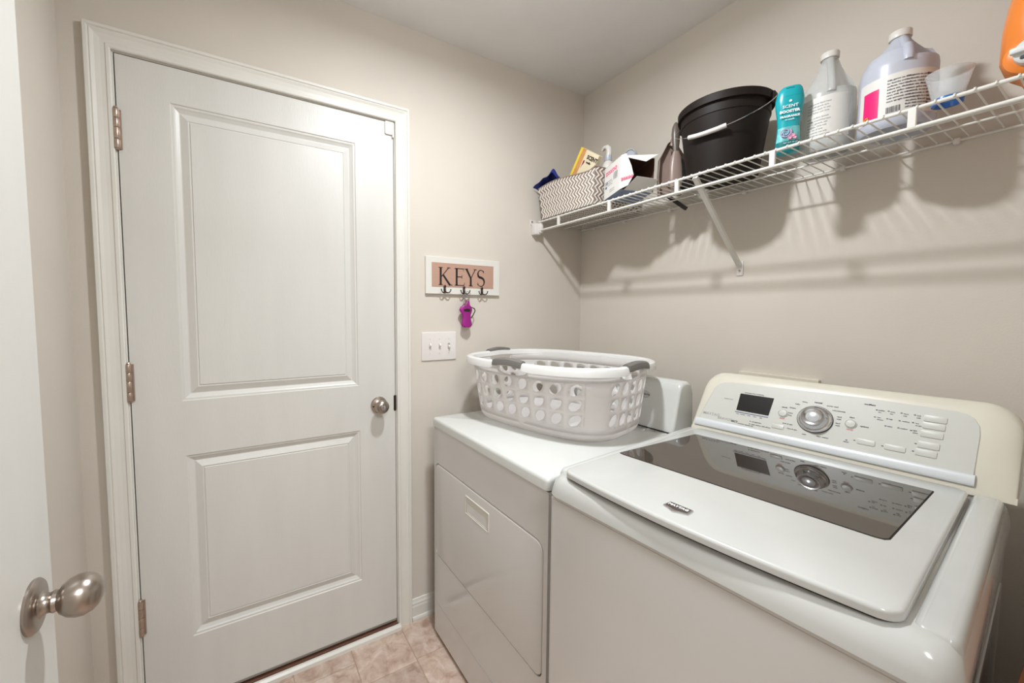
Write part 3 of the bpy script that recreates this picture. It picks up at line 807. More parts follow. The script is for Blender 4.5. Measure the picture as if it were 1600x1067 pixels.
# switch plate
sp = thing('light_switch_plate', 'white triple light switch plate on the wall beside the door', 'light switch', (-.8265, 0, 1.1735))
obj('plate', slab(rrect(-.0815, .0815, -.0605, .0605, .004, 3), 0, .0055, .003, 3, fn=lambda x, y, z: Vector((x, -z, y))), 'switch', sp, True)
for i, x in enumerate((-.0445, .0, .0445)):
    s = obj('toggle', box(-.0032, .0032, -.017, .004, -.006, .006, .0016, 2), 'switch', sp, True, loc=(x, -.001, 0), rot=(math.radians(-28 if i < 2 else 25), 0, 0))
    obj('toggle_slot', slab(rrect(x - .0052, x + .0052, -.0122, .0122, .001, 2), .0050, .0060, .0002, 1, fn=lambda a, b, c: Vector((a, -c, b))), 'inkgrey' if i == 2 else 'panel', sp)
    for dz in (.030, -.030): obj('screw', lathe([(.0028, .005), (.0028, .0062), (.0001, .0066)], 12, axis=ax), 'panel', sp, True, loc=(x, 0, dz))

# ============================================================ LAUNDRY BASKET
LBZ = DT + .0005
LB = thing('laundry_basket', 'white plastic laundry basket with oval holes and grey grips on the dryer', 'laundry basket', (-.523, -.390, LBZ), 1.794)
def sup(a, b, n, t):
    c, s = math.cos(t), math.sin(t)
    return (a * math.copysign(abs(c) ** (2 / n), c), b * math.copysign(abs(s) ** (2 / n), s))
def arcparam(a, b, n, N=720):
    P = [sup(a, b, n, 2 * PI * k / N) for k in range(N + 1)]
    S = [0]
    for p, q in zip(P[:-1], P[1:]): S.append(S[-1] + math.hypot(q[0] - p[0], q[1] - p[1]))
    return P, S
def at(PS, u):
    P, S = PS; u = (u % 1.0) * S[-1]
    import bisect
    i = min(max(bisect.bisect_right(S, u) - 1, 0), len(P) - 2)
    f = (u - S[i]) / max(S[i + 1] - S[i], 1e-9)
    return (P[i][0] + (P[i + 1][0] - P[i][0]) * f, P[i][1] + (P[i + 1][1] - P[i][1]) * f)
HB = .246
PT = arcparam(.313, .252, 3.0); PB = arcparam(.288, .193, 3.4)
def bpt(u, h):
    f = h / HB; f = f ** 0.92
    p = at(PT, u); q = at(PB, u)
    return Vector((q[0] + (p[0] - q[0]) * f, q[1] + (p[1] - q[1]) * f, h))
# perimeter cells: hole cells and plain cells; u measured from local +x going counter-clockwise
NC = 38
holes = set()
bm = bmesh.new()
rows = [(.048, .098), (.098, .148), (.148, .198)]
def cellfaces(u0, u1, h0, h1, hole, slant=.006, handle=False):
    if not hole:
        vs = [bm.verts.new(bpt(u, h)) for u, h in ((u0, h0), ((u0 + u1) / 2, h0), (u1, h0), (u1, h1), ((u0 + u1) / 2, h1), (u0, h1))]
        bm.faces.new((vs[0], vs[1], vs[4], vs[5])); bm.faces.new((vs[1], vs[2], vs[3], vs[4])); return
    K = 16; um, hm = (u0 + u1) / 2, (h0 + h1) / 2; du, dh = (u1 - u0) / 2, (h1 - h0) / 2
    inner, outer = [], []
    for k in range(K):
        a = 2 * PI * k / K + PI / 4
        c, s = math.cos(a), math.sin(a); m_ = max(abs(c), abs(s))
        ou, oh = um + du * c / m_, hm + dh * s / m_
        eu = du * (.60 if not handle else .90) * c + slant * s * (.75 if not handle else 0); eh = dh * (.80 if not handle else .80) * s
        if handle: eh = dh * (-.1 + .85 * s if s < 0 else .75 * min(1, s * 3))
        outer.append(bm.verts.new(bpt(ou, oh))); inner.append(bm.verts.new(bpt(um + eu, hm + eh)))
    for k in range(K): bm.faces.new((outer[k], outer[(k + 1) % K], inner[(k + 1) % K], inner[k]))
# layout around the perimeter: long sides centred u=.25 and u=.75, ends at 0 and .5
edge_long = lambda c: [c + (i - 3.5) * .0315 for i in range(8)]
cells = []   # (u0,u1,hole)
seq = []
for c in (.25, .75):
    for i in range(8): seq.append((c + (i - 4) * .0345, c + (i - 3) * .0345, True))
for c in (.0, .5):
    for i in range(5): seq.append((c + (i - 2.5) * .028, c + (i - 1.5) * .028, True))
seq.sort()
full = []
norm = sorted([((a % 1), (a % 1) + (b - a)) for a, b, _ in seq])
cur = norm[0][0]
for a, b in norm:
    if a > cur + 1e-4:
        n_ = max(1, int((a - cur) / .02)); 
        for k in range(n_): full.append((cur + (a - cur) * k / n_, cur + (a - cur) * (k + 1) / n_, False))
    full.append((a, b, True)); cur = b
if cur < norm[0][0] + 1 - 1e-4:
    a = norm[0][0] + 1; n_ = max(1, int((a - cur) / .02))
    for k in range(n_): full.append((cur + (a - cur) * k / n_, cur + (a - cur) * (k + 1) / n_, False))
GU = (.248, .488, .985)    # grip positions around the rim
for (a, b, h) in full:
    for (h0, h1) in rows: cellfaces(a, b, h0, h1, h)
    cellfaces(a, b, .030, .048, False)
# rounded foot
N = 96
fl0 = [bpt(k / N, .030) for k in range(N)]
def ins(lp, s, z): return [Vector((p.x * s, p.y * s, z)) for p in lp]
add_loft(bm, [fl0, ins(fl0, .985, .018), ins(fl0, .955, .007), ins(fl0, .90, .002), ins(fl0, .86, .0015)], cap0=False)
# upper band with hand openings under the grips
ub = sorted([(g_ - .036, g_ + .036) for g_ in GU]); cur = ub[-1][1] - 1; segs = []
for a, b in ub:
    n_ = int((a - cur) / .02) + 1
    for k in range(n_): segs.append((cur + (a - cur) * k / n_, cur + (a - cur) * (k + 1) / n_, False))
    segs.append((a, b, True)); cur = b
for a, b, h in segs: cellfaces(a, b, .198, .234, h, handle=h)
bmesh.ops.remove_doubles(bm, verts=bm.verts, dist=.0002)
bsk = obj('basket_body', bm, 'basketwhite', LB, True)
md = bsk.modifiers.new('shell', 'SOLIDIFY'); md.thickness = .0022; md.offset = -1
# rim: rolled lip with skirt, lowered/arched at grips
bm = bmesh.new(); NR = 144
rp = [(-.006, -.020), (-.003, -.004), (.004, .0005), (.014, .001), (.021, -.003), (.0245, -.012), (.0255, -.026), (.0235, -.026), (.0215, -.012), (.014, -.003), (.004, -.004), (-.003, -.014)]
loops = [[] for _ in rp]
for k in range(NR):
    u = k / NR; p = at(PT, u); q = at(PT, u + .004); d = Vector((q[0] - p[0], q[1] - p[1], 0)).normalized(); nr = Vector((d.y, -d.x, 0))
    lift = 0
    for g_ in GU:
        dd_ = abs((u - g_ + .5) % 1 - .5)
        if dd_ < .05: lift = .5 * (1 + math.cos(PI * dd_ / .05))
    for i, (w_, z) in enumerate(rp):
        zz = HB + z + lift * .004
        if z < -.02: zz += lift * .016
        loops[i].append(Vector((p[0], p[1], 0)) + nr * (w_) + Vector((0, 0, zz)))
R = [[bm.verts.new(p) for p in lp_] for lp_ in loops]
for i in range(len(R)):
    A_, B_ = R[i], R[(i + 1) % len(R)]
    for k in range(NR): bm.faces.new((A_[k], A_[(k + 1) % NR], B_[(k + 1) % NR], B_[k]))
obj('rim', bm, 'rimwhite', LB, True)
for g_ in GU:
    bm = bmesh.new(); L = []
    for k in range(13):
        t = k / 12; u = g_ + (t - .5) * .066; p = at(PT, u); q = at(PT, u + .004); d = Vector((q[0] - p[0], q[1] - p[1], 0)).normalized(); nr = Vector((d.y, -d.x, 0))
        arch = math.sin(PI * t); e = .94 if k in (0, 12) else 1
        L.append([Vector((p[0], p[1], 0)) + nr * (.0115 + w_ * e) + Vector((0, 0, HB + .003 + .006 * arch + z * e)) for w_, z in ((-.012, -.010), (-.012, .001), (-.006, .005), (.004, .006), (.013, .001), (.0165, -.010), (.0165, -.018), (.0145, -.018))])
    add_loft(bm, L)
    obj('grip', bm, 'grip', LB, True)
# paper sticker inside the basket
bm = bmesh.new(); add_box(bm, -.09, .09, -.06, .06, 0, .0006); 
st_ = obj('care_sticker', bm, 'label', LB, loc=(-.17, .02, .004)); 
obj('sticker_print', box(-.06, .05, -.03, .03, 0, .0004), 'cartonbot', st_, loc=(0, 0, .0006))

# ============================================================ WIRE SHELF
ZR = 1.7475; XF = -.313
SH = thing('wire_shelf', 'white wire shelf on the wall above the laundry machines', 'shelf', (0, 0, ZR))
def rod(name, x, z, r, y0=-.006, y1=YF + .004):
    return obj(name, tube([(x, y0, z), (x, y1, z)], r, 10), 'wirewhite', SH, True)
rod('front_rail', XF, 0, .0042, -.030); rod('lip_rail', XF, -.0395, .0042, -.010); rod('back_rail', -.012, -.004, .0030); rod('middle_rail', -.128, -.0055, .0026)
obj('lower_middle_rail', tube([(XF + .0075, -.03, -.0425), (XF + .0075, YF + .004, -.0425)], .0016, 8), 'wirewhite', SH, True)
wb = tube([(-.010, 0, -.0005), (XF + .004, 0, .0020), (XF, 0, .0052), (XF - .0045, 0, .0035), (XF - .0050, 0, -.001)], .00165, 6)
w0 = obj('deck_wire', wb, 'wirewhite', SH, True, loc=(0, -.035, 0))
k = 1
while -.035 - .0254 * k > YF + .01:
    copyo(w0, (0, -.035 - .0254 * k, 0), parent=SH); k += 1
s0 = obj('strut', box(XF - .0045, XF + .0045, -.0065, .0065, -.040, .0, .001, 1), 'wirewhite', SH)
s0.location = (0, -.166, 0)
for y in (-.448, -.723, -.992, -1.248, -1.52): copyo(s0, (0, y, 0), parent=SH)
# end bracket on the door wall
bm = bmesh.new(); add_box(bm, XF - .030, XF + .004, -.004, 0, -.010, .014, .001, 1); add_box(bm, XF - .022, XF + .012, -.034, 0, -.058, -.006, .004, 2)
add_box(bm, XF - .004, XF + .016, -.048, -.030, -.052, -.004, .006, 2)
obj('end_bracket', bm, 'switch', SH, True)
obj('bracket_screw', lathe([(.004, .004), (.004, .006), (.0001, .007)], 12, axis=ax), 'nickel', SH, True, loc=(XF - .022, 0, .004))
cb = bmesh.new(); add_box(cb, -.018, -.001, -.006, .006, -.013, .002, .003, 2)
c0 = obj('wall_clip', cb, 'switch', SH, True, loc=(0, -.09, 0))
for y in (-.27, -.50, -.78, -1.045, -1.26): copyo(c0, (0, y, 0), parent=SH)
# diagonal brace
bm = bmesh.new(); a = Vector((-.298, -.773, -.002)); b = Vector((-.006, -.773, -.262)); d = (b - a).normalized(); n_ = Vector((-d.z, 0, d.x)); yy = Vector((0, 1, 0))
add_loft(bm, [[p + n_ * s1 * .005 + yy * s2 * .0075 for s1, s2 in ((-1, -1), (-1, 1), (-.3, 1.0), (-.3, .7), (.3, .7), (.3, 1), (1, 1), (1, -1))] for p in (a, b)])
br = obj('diagonal_brace', bm, 'wirewhite', SH)
bm = bmesh.new(); add_box(bm, -.004, 0, -.784, -.762, -.296, -.244, .002, 2); obj('brace_foot', bm, 'switch', SH, True)
obj('brace_screw', lathe([(.0035, 0), (.0035, .003), (.0001, .004)], 12, axis=Matrix.Rotation(-PI / 2, 3, 'Y')), 'nickel', SH, True, loc=(-.003, -.773, -.278))

ZD = ZR + .0048     # items stand here
# ------------------------------------------------------------ bucket
BX, BY = -.172, -.787
BK = thing('bucket', 'dark brown plastic bucket with wire handle and white grip on the shelf', 'bucket', (BX, BY, ZD), math.radians(7))
bh = .230; rt = .132; rb = .100
obj('pail', lathe([(.0001, .002), (rb - .012, .002), (rb - .006, -.0), (rb, .004), (rb + .006, .05), (.122, .172), (.1225, .176), (.125, .178), (rt - .007, bh - .012), (rt - .007, bh - .024), (rt + .002, bh - .024), (rt + .003, bh - .003), (rt, bh), (rt - .006, bh - .001),
                 (rt - .009, bh - .012), (rb, .010), (.0001, .007)], 64, cap=False), 'bucket', BK, True)
for s in (-1, 1):
    bm = bmesh.new(); add_box(bm, -.014, .014, s * .134 - .006, s * .134 + .004, bh - .040, bh - .004, .003, 2)
    obj('ear', bm, 'bucket', BK, True)
dirv = Vector((-.810, 0, -.586)); L_b = .160
bail = []
for k in range(33):
    t = PI * k / 32
    p = Vector((0, math.cos(t) * .141, bh - .018)) + dirv * math.sin(t) ** .9 * L_b
    bail.append(p)
obj('wire_handle', tube(bail, .0013, 6), 'chrome', BK, True)
obj('hand_grip', tube([bail[k] + Vector((0, .0, 0)) for k in (12, 14, 16, 18, 20)], .0068, 14), 'cap', BK, True)

# ------------------------------------------------------------ teal bottle
TB = thing('scent_booster_bottle', 'teal plastic bottle with white print and pink flower on the shelf', 'bottle', (-.245, -.997, ZD), math.radians(-62))
def ovloft(rows_, N=28, n=2.4):
    return [[Vector((*sup(a, b, n, 2 * PI * k / N), z)) + Vector((cx, 0, 0)) for k in range(N)] for (z, a, b, cx) in rows_]
bm = bmesh.new()
add_loft(bm, ovloft([(0, .022, .013, 0), (.003, .026, .017, 0), (.02, .0275, .0185, 0), (.05, .0255, .0175, 0), (.075, .0245, .017, 0), (.10, .0265, .018, 0), (.125, .0305, .019, 0), (.140, .0315, .019, 0), (.148, .0310, .0185, 0)]))
tb = obj('bottle_body', bm, 'teal', TB, True)
bm = bmesh.new(); add_loft(bm, ovloft([(.1485, .0305, .0182, 0), (.160, .0290, .0172, 0), (.172, .0245, .0145, .001), (.177, .0200, .0115, .002), (.178, .015, .008, .003)]))
cp = obj('flip_cap', bm, 'teal', TB, True)
obj('cap_slot', box(-.010, .008, -.0155, -.012, .1690, .1715, .0005, 1), 'tealdark', cp)
def fm(x, z, y=-.0185): return basis((x, y, z), (1, 0, 0), (0, 0, 1))
tl = [Vector((x, 0, z)) for x, z in ((-.023, .020), (.023, .020), (.0225, .060), (-.0225, .060))]
def wrap(bm, rows_, y_off, N=12, a0=-.8, a1=.8, th=.0004):
    """thin label following the front of the oval loft; rows_ (z,a,b)"""
    R = []
    for (z, a, b) in rows_:
        R.append([bm.verts.new((a * math.sin(t) * 1.0, -(b + y_off) * math.cos(t) ** .75, z)) for t in [a0 * PI / 2 + (a1 - a0) * PI / 2 * k / N for k in range(N + 1)]])
    for A_, B_ in zip(R[:-1], R[1:]):
        for k in range(N): bm.faces.new((A_[k], A_[k + 1], B_[k + 1], B_[k]))
bm = bmesh.new(); wrap(bm, [(.030, .0275, .0182), (.045, .0260, .0180), (.060, .0250, .0172), (.068, .0247, .0171)], .0012); obj('wave_print', bm, 'teallight', tb, True)
bm = bmesh.new(); wrap(bm, [(.004, .0265, .0172), (.020, .0276, .0186), (.030, .0272, .0184)], .0009); obj('lower_print', bm, 'tealdark', tb, True)
items = [('SCENT', .0110, fm(0, .120, -.0206), 'CENTER', .0001), ('BOOSTER', .0098, fm(-.001, .107, -.0199), 'CENTER', .0004), ('FRAGRANCE', .0073, fm(0, .094, -.0194), 'CENTER', .0003), ('in-wash', .0065, fm(0, .086, -.0192), 'CENTER'), ('NET WT 19 OZ', .0045, fm(.004, .024, -.0208), 'CENTER'), ('5.5 oz', .004, fm(-.012, .012, -.0200), 'CENTER')]
text_join('lettering', items, 'inkwhite', tb)
obj('emblem_dot', lathe([(.0030, .0), (.0030, .0008), (.0001, .0010)], 16, axis=ax), 'inkwhite', tb, True, loc=(.0, -.0196, .134))
sw = []
for k in range(30):
    a = k / 29 * 4.2 * PI; r = .002 + .0115 * k / 29; sw.append((-.008 + r * math.cos(a), -.0205, .052 + r * math.sin(a)))
obj('swirl', tube(sw, [.0006 + .0013 * k / 29 for k in range(30)], 6), mat('lilac_print', srgb(186, 160, 200), .4), tb, True)
bm = bmesh.new()
for (cx, cz, r) in ((.009, .042, .006), (.002, .036, .0055), (.013, .035, .0045)):
    for k in range(6):
        a = 2 * PI * k / 6; add_tube(bm, [(cx, -.0212, cz), (cx + r * .6 * math.cos(a), -.0216, cz + r * .6 * math.sin(a)), (cx + r * math.cos(a), -.0212, cz + r * math.sin(a))], [.0006, .0016, .0003], 6)
obj('flower', bm, mat('pink_petals', srgb(240, 170, 200), .5), tb, True)

# ------------------------------------------------------------ jugs
def jug(name, label, loc, R, hb, hs, ht, m, rz, recess, bar):
    J = thing(name, label, 'jug', loc, rz)
    rn = .0165
    prof = [(R * .80, .004), (R * .92, .0), (R * .985, .006), (R, .016), (R, hb), (R * .995, hb + .004), (R * 1.0, hs - .008), (R * .985, hs), (R * .93, hs + .012), (R * .80, hs + .030), (R * .62, hs + (ht - hs) * .50), (R * .44, hs + (ht - hs) * .72), (rn * 1.25, hs + (ht - hs) * .90), (rn, ht), (rn, ht + .008)]
    def mod(th, r, z):
        if z <= hs + .004 or z > ht - .004: return r
        dth = (th - recess + PI) % (2 * PI) - PI
        w_ = max(0, 1 - (abs(dth) / 0.72) ** 6)
        t = (z - hs) / (ht - hs); k = min(1, (z - hs) / .012)
        tgt = max(rn, r * .52)
        return r * (1 - w_ * k) + tgt * w_ * k if r > tgt else r
    pr2 = []
    for (a, b) in zip(prof[:-1], prof[1:]):
        n_ = 4 if b[1] > hs else 1
        for k in range(n_): pr2.append((a[0] + (b[0] - a[0]) * k / n_, a[1] + (b[1] - a[1]) * k / n_))
    pr2.append(prof[-1])
    b = obj('jug_body', lathe(pr2, 64, mod=mod), m, J, True)
    # handle over the recess
    c, s = math.cos(bar), math.sin(bar)
    hp = [(rn * .75, ht - .004), (R * .42, hs + (ht - hs) * .76), (R * .62, hs + (ht - hs) * .50), (R * .79, hs + .030), (R * .91, hs + .010), (R * .93, hs - .006)]
    obj('handle', tube([(c * r_, s * r_, z_) for r_, z_ in hp], [.009, .0085, .0085, .0085, .0095, .010], 12), m, J, True)
    obj('cap', lathe([(.0190, ht + .002), (.0200, ht + .003), (.0200, ht + .017), (.0185, ht + .019), (.0001, ht + .0195)], 40), 'cap', J, True)
    return J, b
def jlabel(J, b, name, R, a0, a1, z0, z1, m, off=.0006, N=24):
    bm = bmesh.new(); r = R + off
    I = [[bm.verts.new((math.cos(a) * q, math.sin(a) * q, z)) for a in [a0 + (a1 - a0) * k / N for k in range(N + 1)]] for q, z in ((r, z0), (r, z1), (r - off * .7, z1), (r - off * .7, z0))]
    for i in range(4):
        A_, B_ = I[i], I[(i + 1) % 4]
        for k in range(N): bm.faces.new((A_[k], A_[k + 1], B_[k + 1], B_[k]))
    return obj(name, bm, m, b, True)
def wraptext(items, R, name, m, parent):
    """items (string,size,angle,z): text bent round a cylinder"""
    bm = bmesh.new()
    for it in items:
        me = text('t', it[0], it[1], None, None, Matrix.Identity(4), .0001, 'LEFT', it[4] if len(it) > 4 else .0001)
        b2 = bmesh.new(); b2.from_mesh(me)
        for v in b2.verts:
            a = it[2] + v.co.x / R; v.co = Vector((math.cos(a) * (R + .0009 + v.co.z), math.sin(a) * (R + .0009 + v.co.z), it[3] + v.co.y))
        b2.to_mesh(me); b2.free(); bm.from_mesh(me); bpy.data.meshes.remove(me)
    return obj(name, bm, m, parent)
def bars(R, a0, a1, z0, z1, n, parent, m='ink', name='barcode'):
    bm = bmesh.new()
    for k in range(n):
        a = a0 + (a1 - a0) * k / n; w_ = (a1 - a0) / n * random.choice((.3, .5, .7))
        bm.faces.new([bm.verts.new((math.cos(t) * (R + .0011), math.sin(t) * (R + .0011), z)) for t, z in ((a, z0), (a + w_, z0), (a + w_, z1), (a, z1))])
    return obj(name, bm, m, parent)
lor = ['antibacterial liquid hand', 'soap refill gentle care', 'directions apply to wet', 'hands lather and rinse', 'water, sodium laureth', 'sulfate, cocamidopropyl', 'betaine, glycerin, salt', 'fragrance, citric acid', 'keep out of eyes', 'for external use only', 'questions or comments']
J1, jb1 = jug('clear_jug', 'cloudy clear plastic jug with white label, between teal bottle and larger jug', (-.150, -1.047, ZD), .0590, .132, .152, .250, 'jugclear', 0, math.radians(240), math.radians(206))
jlabel(J1, jb1, 'label', .0590, math.radians(138), math.radians(248), .030, .138, 'label')
wraptext([(s, .0052, math.radians(158), .122 - i * .0076 - (.006 if i > 3 else 0)) for i, s in enumerate(lor)], .0590, 'label_printing', 'inkgrey', jb1)
obj('liquid', lathe([(.0001, .004), (.050, .004), (.0575, .014), (.0575, .024), (.0001, .024)], 40, cap=False), 'jugclear', J1, True)
J2, jb2 = jug('white_jug', 'bluish white plastic jug with magenta label corner and printed text', (-.168, -1.186, ZD), .0665, .108, .148, .218, 'jugwhite', 0, math.radians(244), math.radians(208))
jlabel(J2, jb2, 'label', .0665, math.radians(128), math.radians(290), .022, .118, 'label')
mg = jlabel(J2, jb2, 'magenta_patch', .0665, math.radians(140), math.radians(168), .022, .094, 'magenta', .0011)
wraptext([(('Kills germs on contact', 'for laundry and hard', 'surfaces, read label', 'before use, dilute one', 'cup per gallon water', 'rinse well, do not mix', 'with ammonia or acids', 'store upright in a cool', 'dry place, first aid:', 'flush with cool water', 'call a physician')[i], .0048, math.radians(c_), .104 - i * .0068) for c_ in (180, 206) for i in range(11 if c_ > 190 else 8)], .0665, 'label_printing', 'ink', jb2)
wraptext([(s, .0056, math.radians(c_), .104 - i * .0080, .0005) for c_ in (238, 262) for i, s in enumerate(['DANGER WARNING:', 'CORROSIVE avoid', 'contact with eyes', 'wear goggles and', 'gloves, harmful if', 'swallowed inhaled', 'or absorbed, wash', 'hands after use,', 'keep out of reach'])], .0665, 'warning_printing', mat('brown_print', srgb(110, 92, 92), .6), jb2)
bars(.0665, math.radians(180), math.radians(200), .030, .044, 22, jb2)
wraptext([('V2', .012, math.radians(142), .032, .0006)], .0685, 'logo_printing', mat('gold_print', srgb(200, 150, 40), .4), jb2)

# ------------------------------------------------------------ measuring cup
MC = thing('measuring_cup', 'clear plastic measuring cup with blue ring base in front of white jug', 'cup', (-.262, -1.286, ZD))
obj('cup_wall', lathe([(.0215, .010), (.0335, .064), (.0350, .066), (.0340, .067), (.0325, .064), (.0205, .012), (.0001, .012)], 40, cap=False), 'cup', MC, True)
obj('base_ring', lathe([(.0180, 0), (.0225, .001), (.0235, .008), (.0225, .0135), (.0180, .0135), (.0178, .002)], 40, cap=False), 'cupblue', MC, True)

# ------------------------------------------------------------ orange detergent jug (cut by the frame)
OJ = thing('detergent_jug', 'large orange detergent jug with grey-white spout at the right end of shelf', 'jug', (-.205, -1.430, ZD), math.radians(0))
bm = bmesh.new()
def oj(z, a, b, cy=0.0, cx=0.0): return [Vector((cx, cy, 0)) + Vector((*sup(a, b, 3.2, 2 * PI * k / 40), z)) for k in range(40)]
add_loft(bm, [oj(0, .060, .050, -.004), oj(.004, .068, .058, -.004), (oj(.022, .074, .064, -.002)), oj(.040, .084, .080, .0), oj(.055, .088, .085), oj(.110, .088, .0845), oj(.150, .086, .082, -.002), oj(.200, .082, .077, -.005), oj(.250, .078, .072, -.008), oj(.285, .070, .062, -.010), oj(.300, .050, .040, -.012), oj(.305, .028, .024, -.012), oj(.318, .026, .022, -.012)])
ob = obj('jug_body', bm, 'orange', OJ, True)
axm = Matrix.Rotation(-PI / 2, 3, 'Y')
obj('spout_boss', lathe([(.036, -.012), (.034, .002), (.028, .007), (.0001, .008)], 36, axis=axm), 'orange', ob, True, loc=(-.076, .040, .044))
tp = obj('tap', lathe([(.0230, .006), (.0240, .009), (.0230, .022), (.0200, .025), (.0001, .026)], 36, axis=axm), 'spout', OJ, True, loc=(-.078, .037, .042))
obj('tap_lever', box(-.034, -.022, -.022, .026, -.003, .008, .003, 2), 'spout', tp, True)
obj('tap_slot', box(-.0275, -.025, -.012, .014, -.014, -.008, .001, 1), 'ink', tp)
obj('jug_cap', lathe([(.030, .318), (.030, .345), (.028, .348), (.0001, .349)], 32), 'spout', OJ, True, loc=(0, -.012, 0))

# ------------------------------------------------------------ woven storage basket
WB = thing('woven_basket', 'taupe and white herringbone woven storage basket at the shelf corner', 'basket', (0, 0, ZR + .0078))
bx0, bx1, by0, by1, bz = -.318, -.045, -.372, -.062, .142    # at base ; flares upward
def wbp(u, v_, side):
    """u along side, v_ height fraction -> point on outer wall"""
    fl_ = .014 * v_; 
    if side == 'front':  a, b = Vector((bx0 - fl_ * .6, by1 + fl_ * 1.5, 0)), Vector((bx0 - fl_ * .6, by0 - fl_, 0))
    elif side == 'left': a, b = Vector((bx1 + fl_, by1 + fl_ * 1.5, 0)), Vector((bx0 - fl_ * .6, by1 + fl_ * 1.5, 0))
    elif side == 'right': a, b = Vector((bx0 - fl_ * .6, by0 - fl_, 0)), Vector((bx1 + fl_, by0 - fl_, 0))
    else: a, b = Vector((bx1 + fl_, by0 - fl_, 0)), Vector((bx1 + fl_, by1 + fl_ * 1.5, 0))
    # sagging top edge
    p = a + (b - a) * u; p.z = v_ * (bz + .010 * math.sin(u * 5.0) * v_ * (1 if side in ('front',) else 0))
    return p
bm = bmesh.new()
for sd in ('front', 'right', 'back', 'left'):
    G = [[bm.verts.new(wbp(i / 12, j / 6, sd)) for i in range(13)] for j in range(7)]
    for j in range(6):
        for i in range(12): bm.faces.new((G[j][i], G[j][i + 1], G[j + 1][i + 1], G[j + 1][i]))
bm.faces.new([bm.verts.new(p) for p in ((bx0, by0, .0005), (bx1, by0, .0005), (bx1, by1, .0005), (bx0, by1, .0005))])
bmesh.ops.remove_doubles(bm, verts=bm.verts, dist=.002)
wbm = obj('basket_wall', bm, 'taupe', WB)
md = wbm.modifiers.new('shell', 'SOLIDIFY'); md.thickness = .003; md.offset = -1
bm = bmesh.new()
def strands(side, nrow, ncol):
    for r in range(nrow):
        for c in range(ncol):
            sgn = 1 if r % 2 == 0 else -1
            u0, u1 = (c + .5 - .42 * sgn) / ncol, (c + .5 + .42 * sgn) / ncol
            v0, v1 = (r + .02) / nrow, (r + .98) / nrow
            du = .20 / ncol
            pA, pB = wbp(max(0, min(1, u0)), v0, side), wbp(max(0, min(1, u1)), v1, side)
            mid = wbp(.5, .5, side); eu = (wbp(.6, .5, side) - wbp(.4, .5, side)).normalized()
            nrm = eu.cross(Vector((0, 0, 1))).normalized()
            if nrm.dot(mid - Vector(((bx0 + bx1) / 2, (by0 + by1) / 2, mid.z))) < 0: nrm = -nrm
            wv = eu * .0040
            q = [pA - wv, pA + wv, pB + wv, pB - wv]; o1 = [p + nrm * .0004 for p in q]; o2 = [p + nrm * (.0022) for p in q]
            m1 = (pA + pB) / 2
            a = [bm.verts.new(p) for p in o1]; b = [bm.verts.new(p) for p in o2]
            bm.faces.new(b)
            for k in range(4): bm.faces.new((a[k], a[(k + 1) % 4], b[(k + 1) % 4], b[k]))
strands('front', 9, 19); strands('left', 9, 13); strands('right', 9, 13)
# underside weave
for i in range(28):
    for j in range(16):
        x = bx0 + (bx1 - bx0) * (j + .5) / 16; y = by0 + (by1 - by0) * (i + .5) / 28; s = 1 if j % 2 else -1
        a = [bm.verts.new((x + dx * .0085, y + dx * .007 * s + dy * .0022, -.0003)) for dx, dy in ((-1, -1), (1, -1), (1, 1), (-1, 1))]
        bm.faces.new(a)
so = obj('weave_strips', bm, 'strand', WB); so['kind'] = 'stuff'; so['label'] = 'white strips of the herringbone weave'
# rim
rim = []
for sd in ('front', 'right', 'back', 'left'):
    for i in range(12): rim.append(wbp(i / 12, 1.0, sd))
obj('rim', tube(rim, .0035, 8, True), 'taupe', WB, True)

# cloth hanging over the left corner
CL = thing('blue_cloth', 'royal blue cloth folded over the left corner of the woven basket', 'cloth', (-.3, -.055, ZD + bz + .004))
bm = bmesh.new()
nx, ny = 14, 12; G = []
for j in range(ny + 1):
    row = []
    for i in range(nx + 1):
        u = i / nx; t = j / ny
        x = -.040 + .072 * t; y = .043 - .172 * u * (1 - .15 * t)
        z = .006 + .058 * math.exp(-((u - .74) / .17) ** 2) * math.exp(-((t - .30) / .35) ** 2) + .030 * math.exp(-((u - .45) / .25) ** 2) * (1 - .6 * t) + .006 * math.sin(9 * u - 4 * t) + .004 * math.sin(17 * u + 6 * t) + .004 * max(0, .2 - u) * 5
        row.append(bm.verts.new((x, y, z)))
    G.append(row)
for j in range(ny):
    for i in range(nx): bm.faces.new((G[j][i], G[j][i + 1], G[j + 1][i + 1], G[j + 1][i]))
c_ = obj('cloth', bm, 'blue', CL, True); md = c_.modifiers.new('thick', 'SOLIDIFY'); md.thickness = .003
md = c_.modifiers.new('sub', 'SUBSURF'); md.levels = 1; md.render_levels = 1

# yellow box leaning in the basket
YB = thing('yellow_box', 'thin yellow and cream printed box leaning inside the woven basket', 'box', (-.250, -.139, ZD + .053))
YB.rotation_euler = (math.radians(35), 0, 0)
obj('box_body', box(-.012, .010, -.080, .040, 0, .247, .001, 1), 'creamcard', YB)
obj('yellow_edge', box(-.0132, .0105, .028, .0415, 0, .2475, .0006, 1), 'yellow', YB)
obj('orange_band', box(-.0129, -.0115, .004, .028, 0, .247), 'orangecard', YB)
obj('red_mark', slab([(-.003, .205), (-.011, .208), (-.012, .197), (-.006, .187), (-.003, .173)], .0118, .0130, .0002, 1, fn=lambda x, y, z: Vector((-z, x, y))), mat('red_mark', srgb(150, 24, 30), .5), YB)
text('lettering', 'SCENT', .022, 'inkblack', YB, basis((-.0127, -.016, .223), (0, -1, 0), (0, 0, 1)), .0003, 'LEFT', .0008)
text('small_lettering', 'vanilla', .012, 'inkblack', YB, basis((-.0127, -.022, .204), (0, -1, 0), (0, 0, 1)), .0003, 'LEFT', .0003)

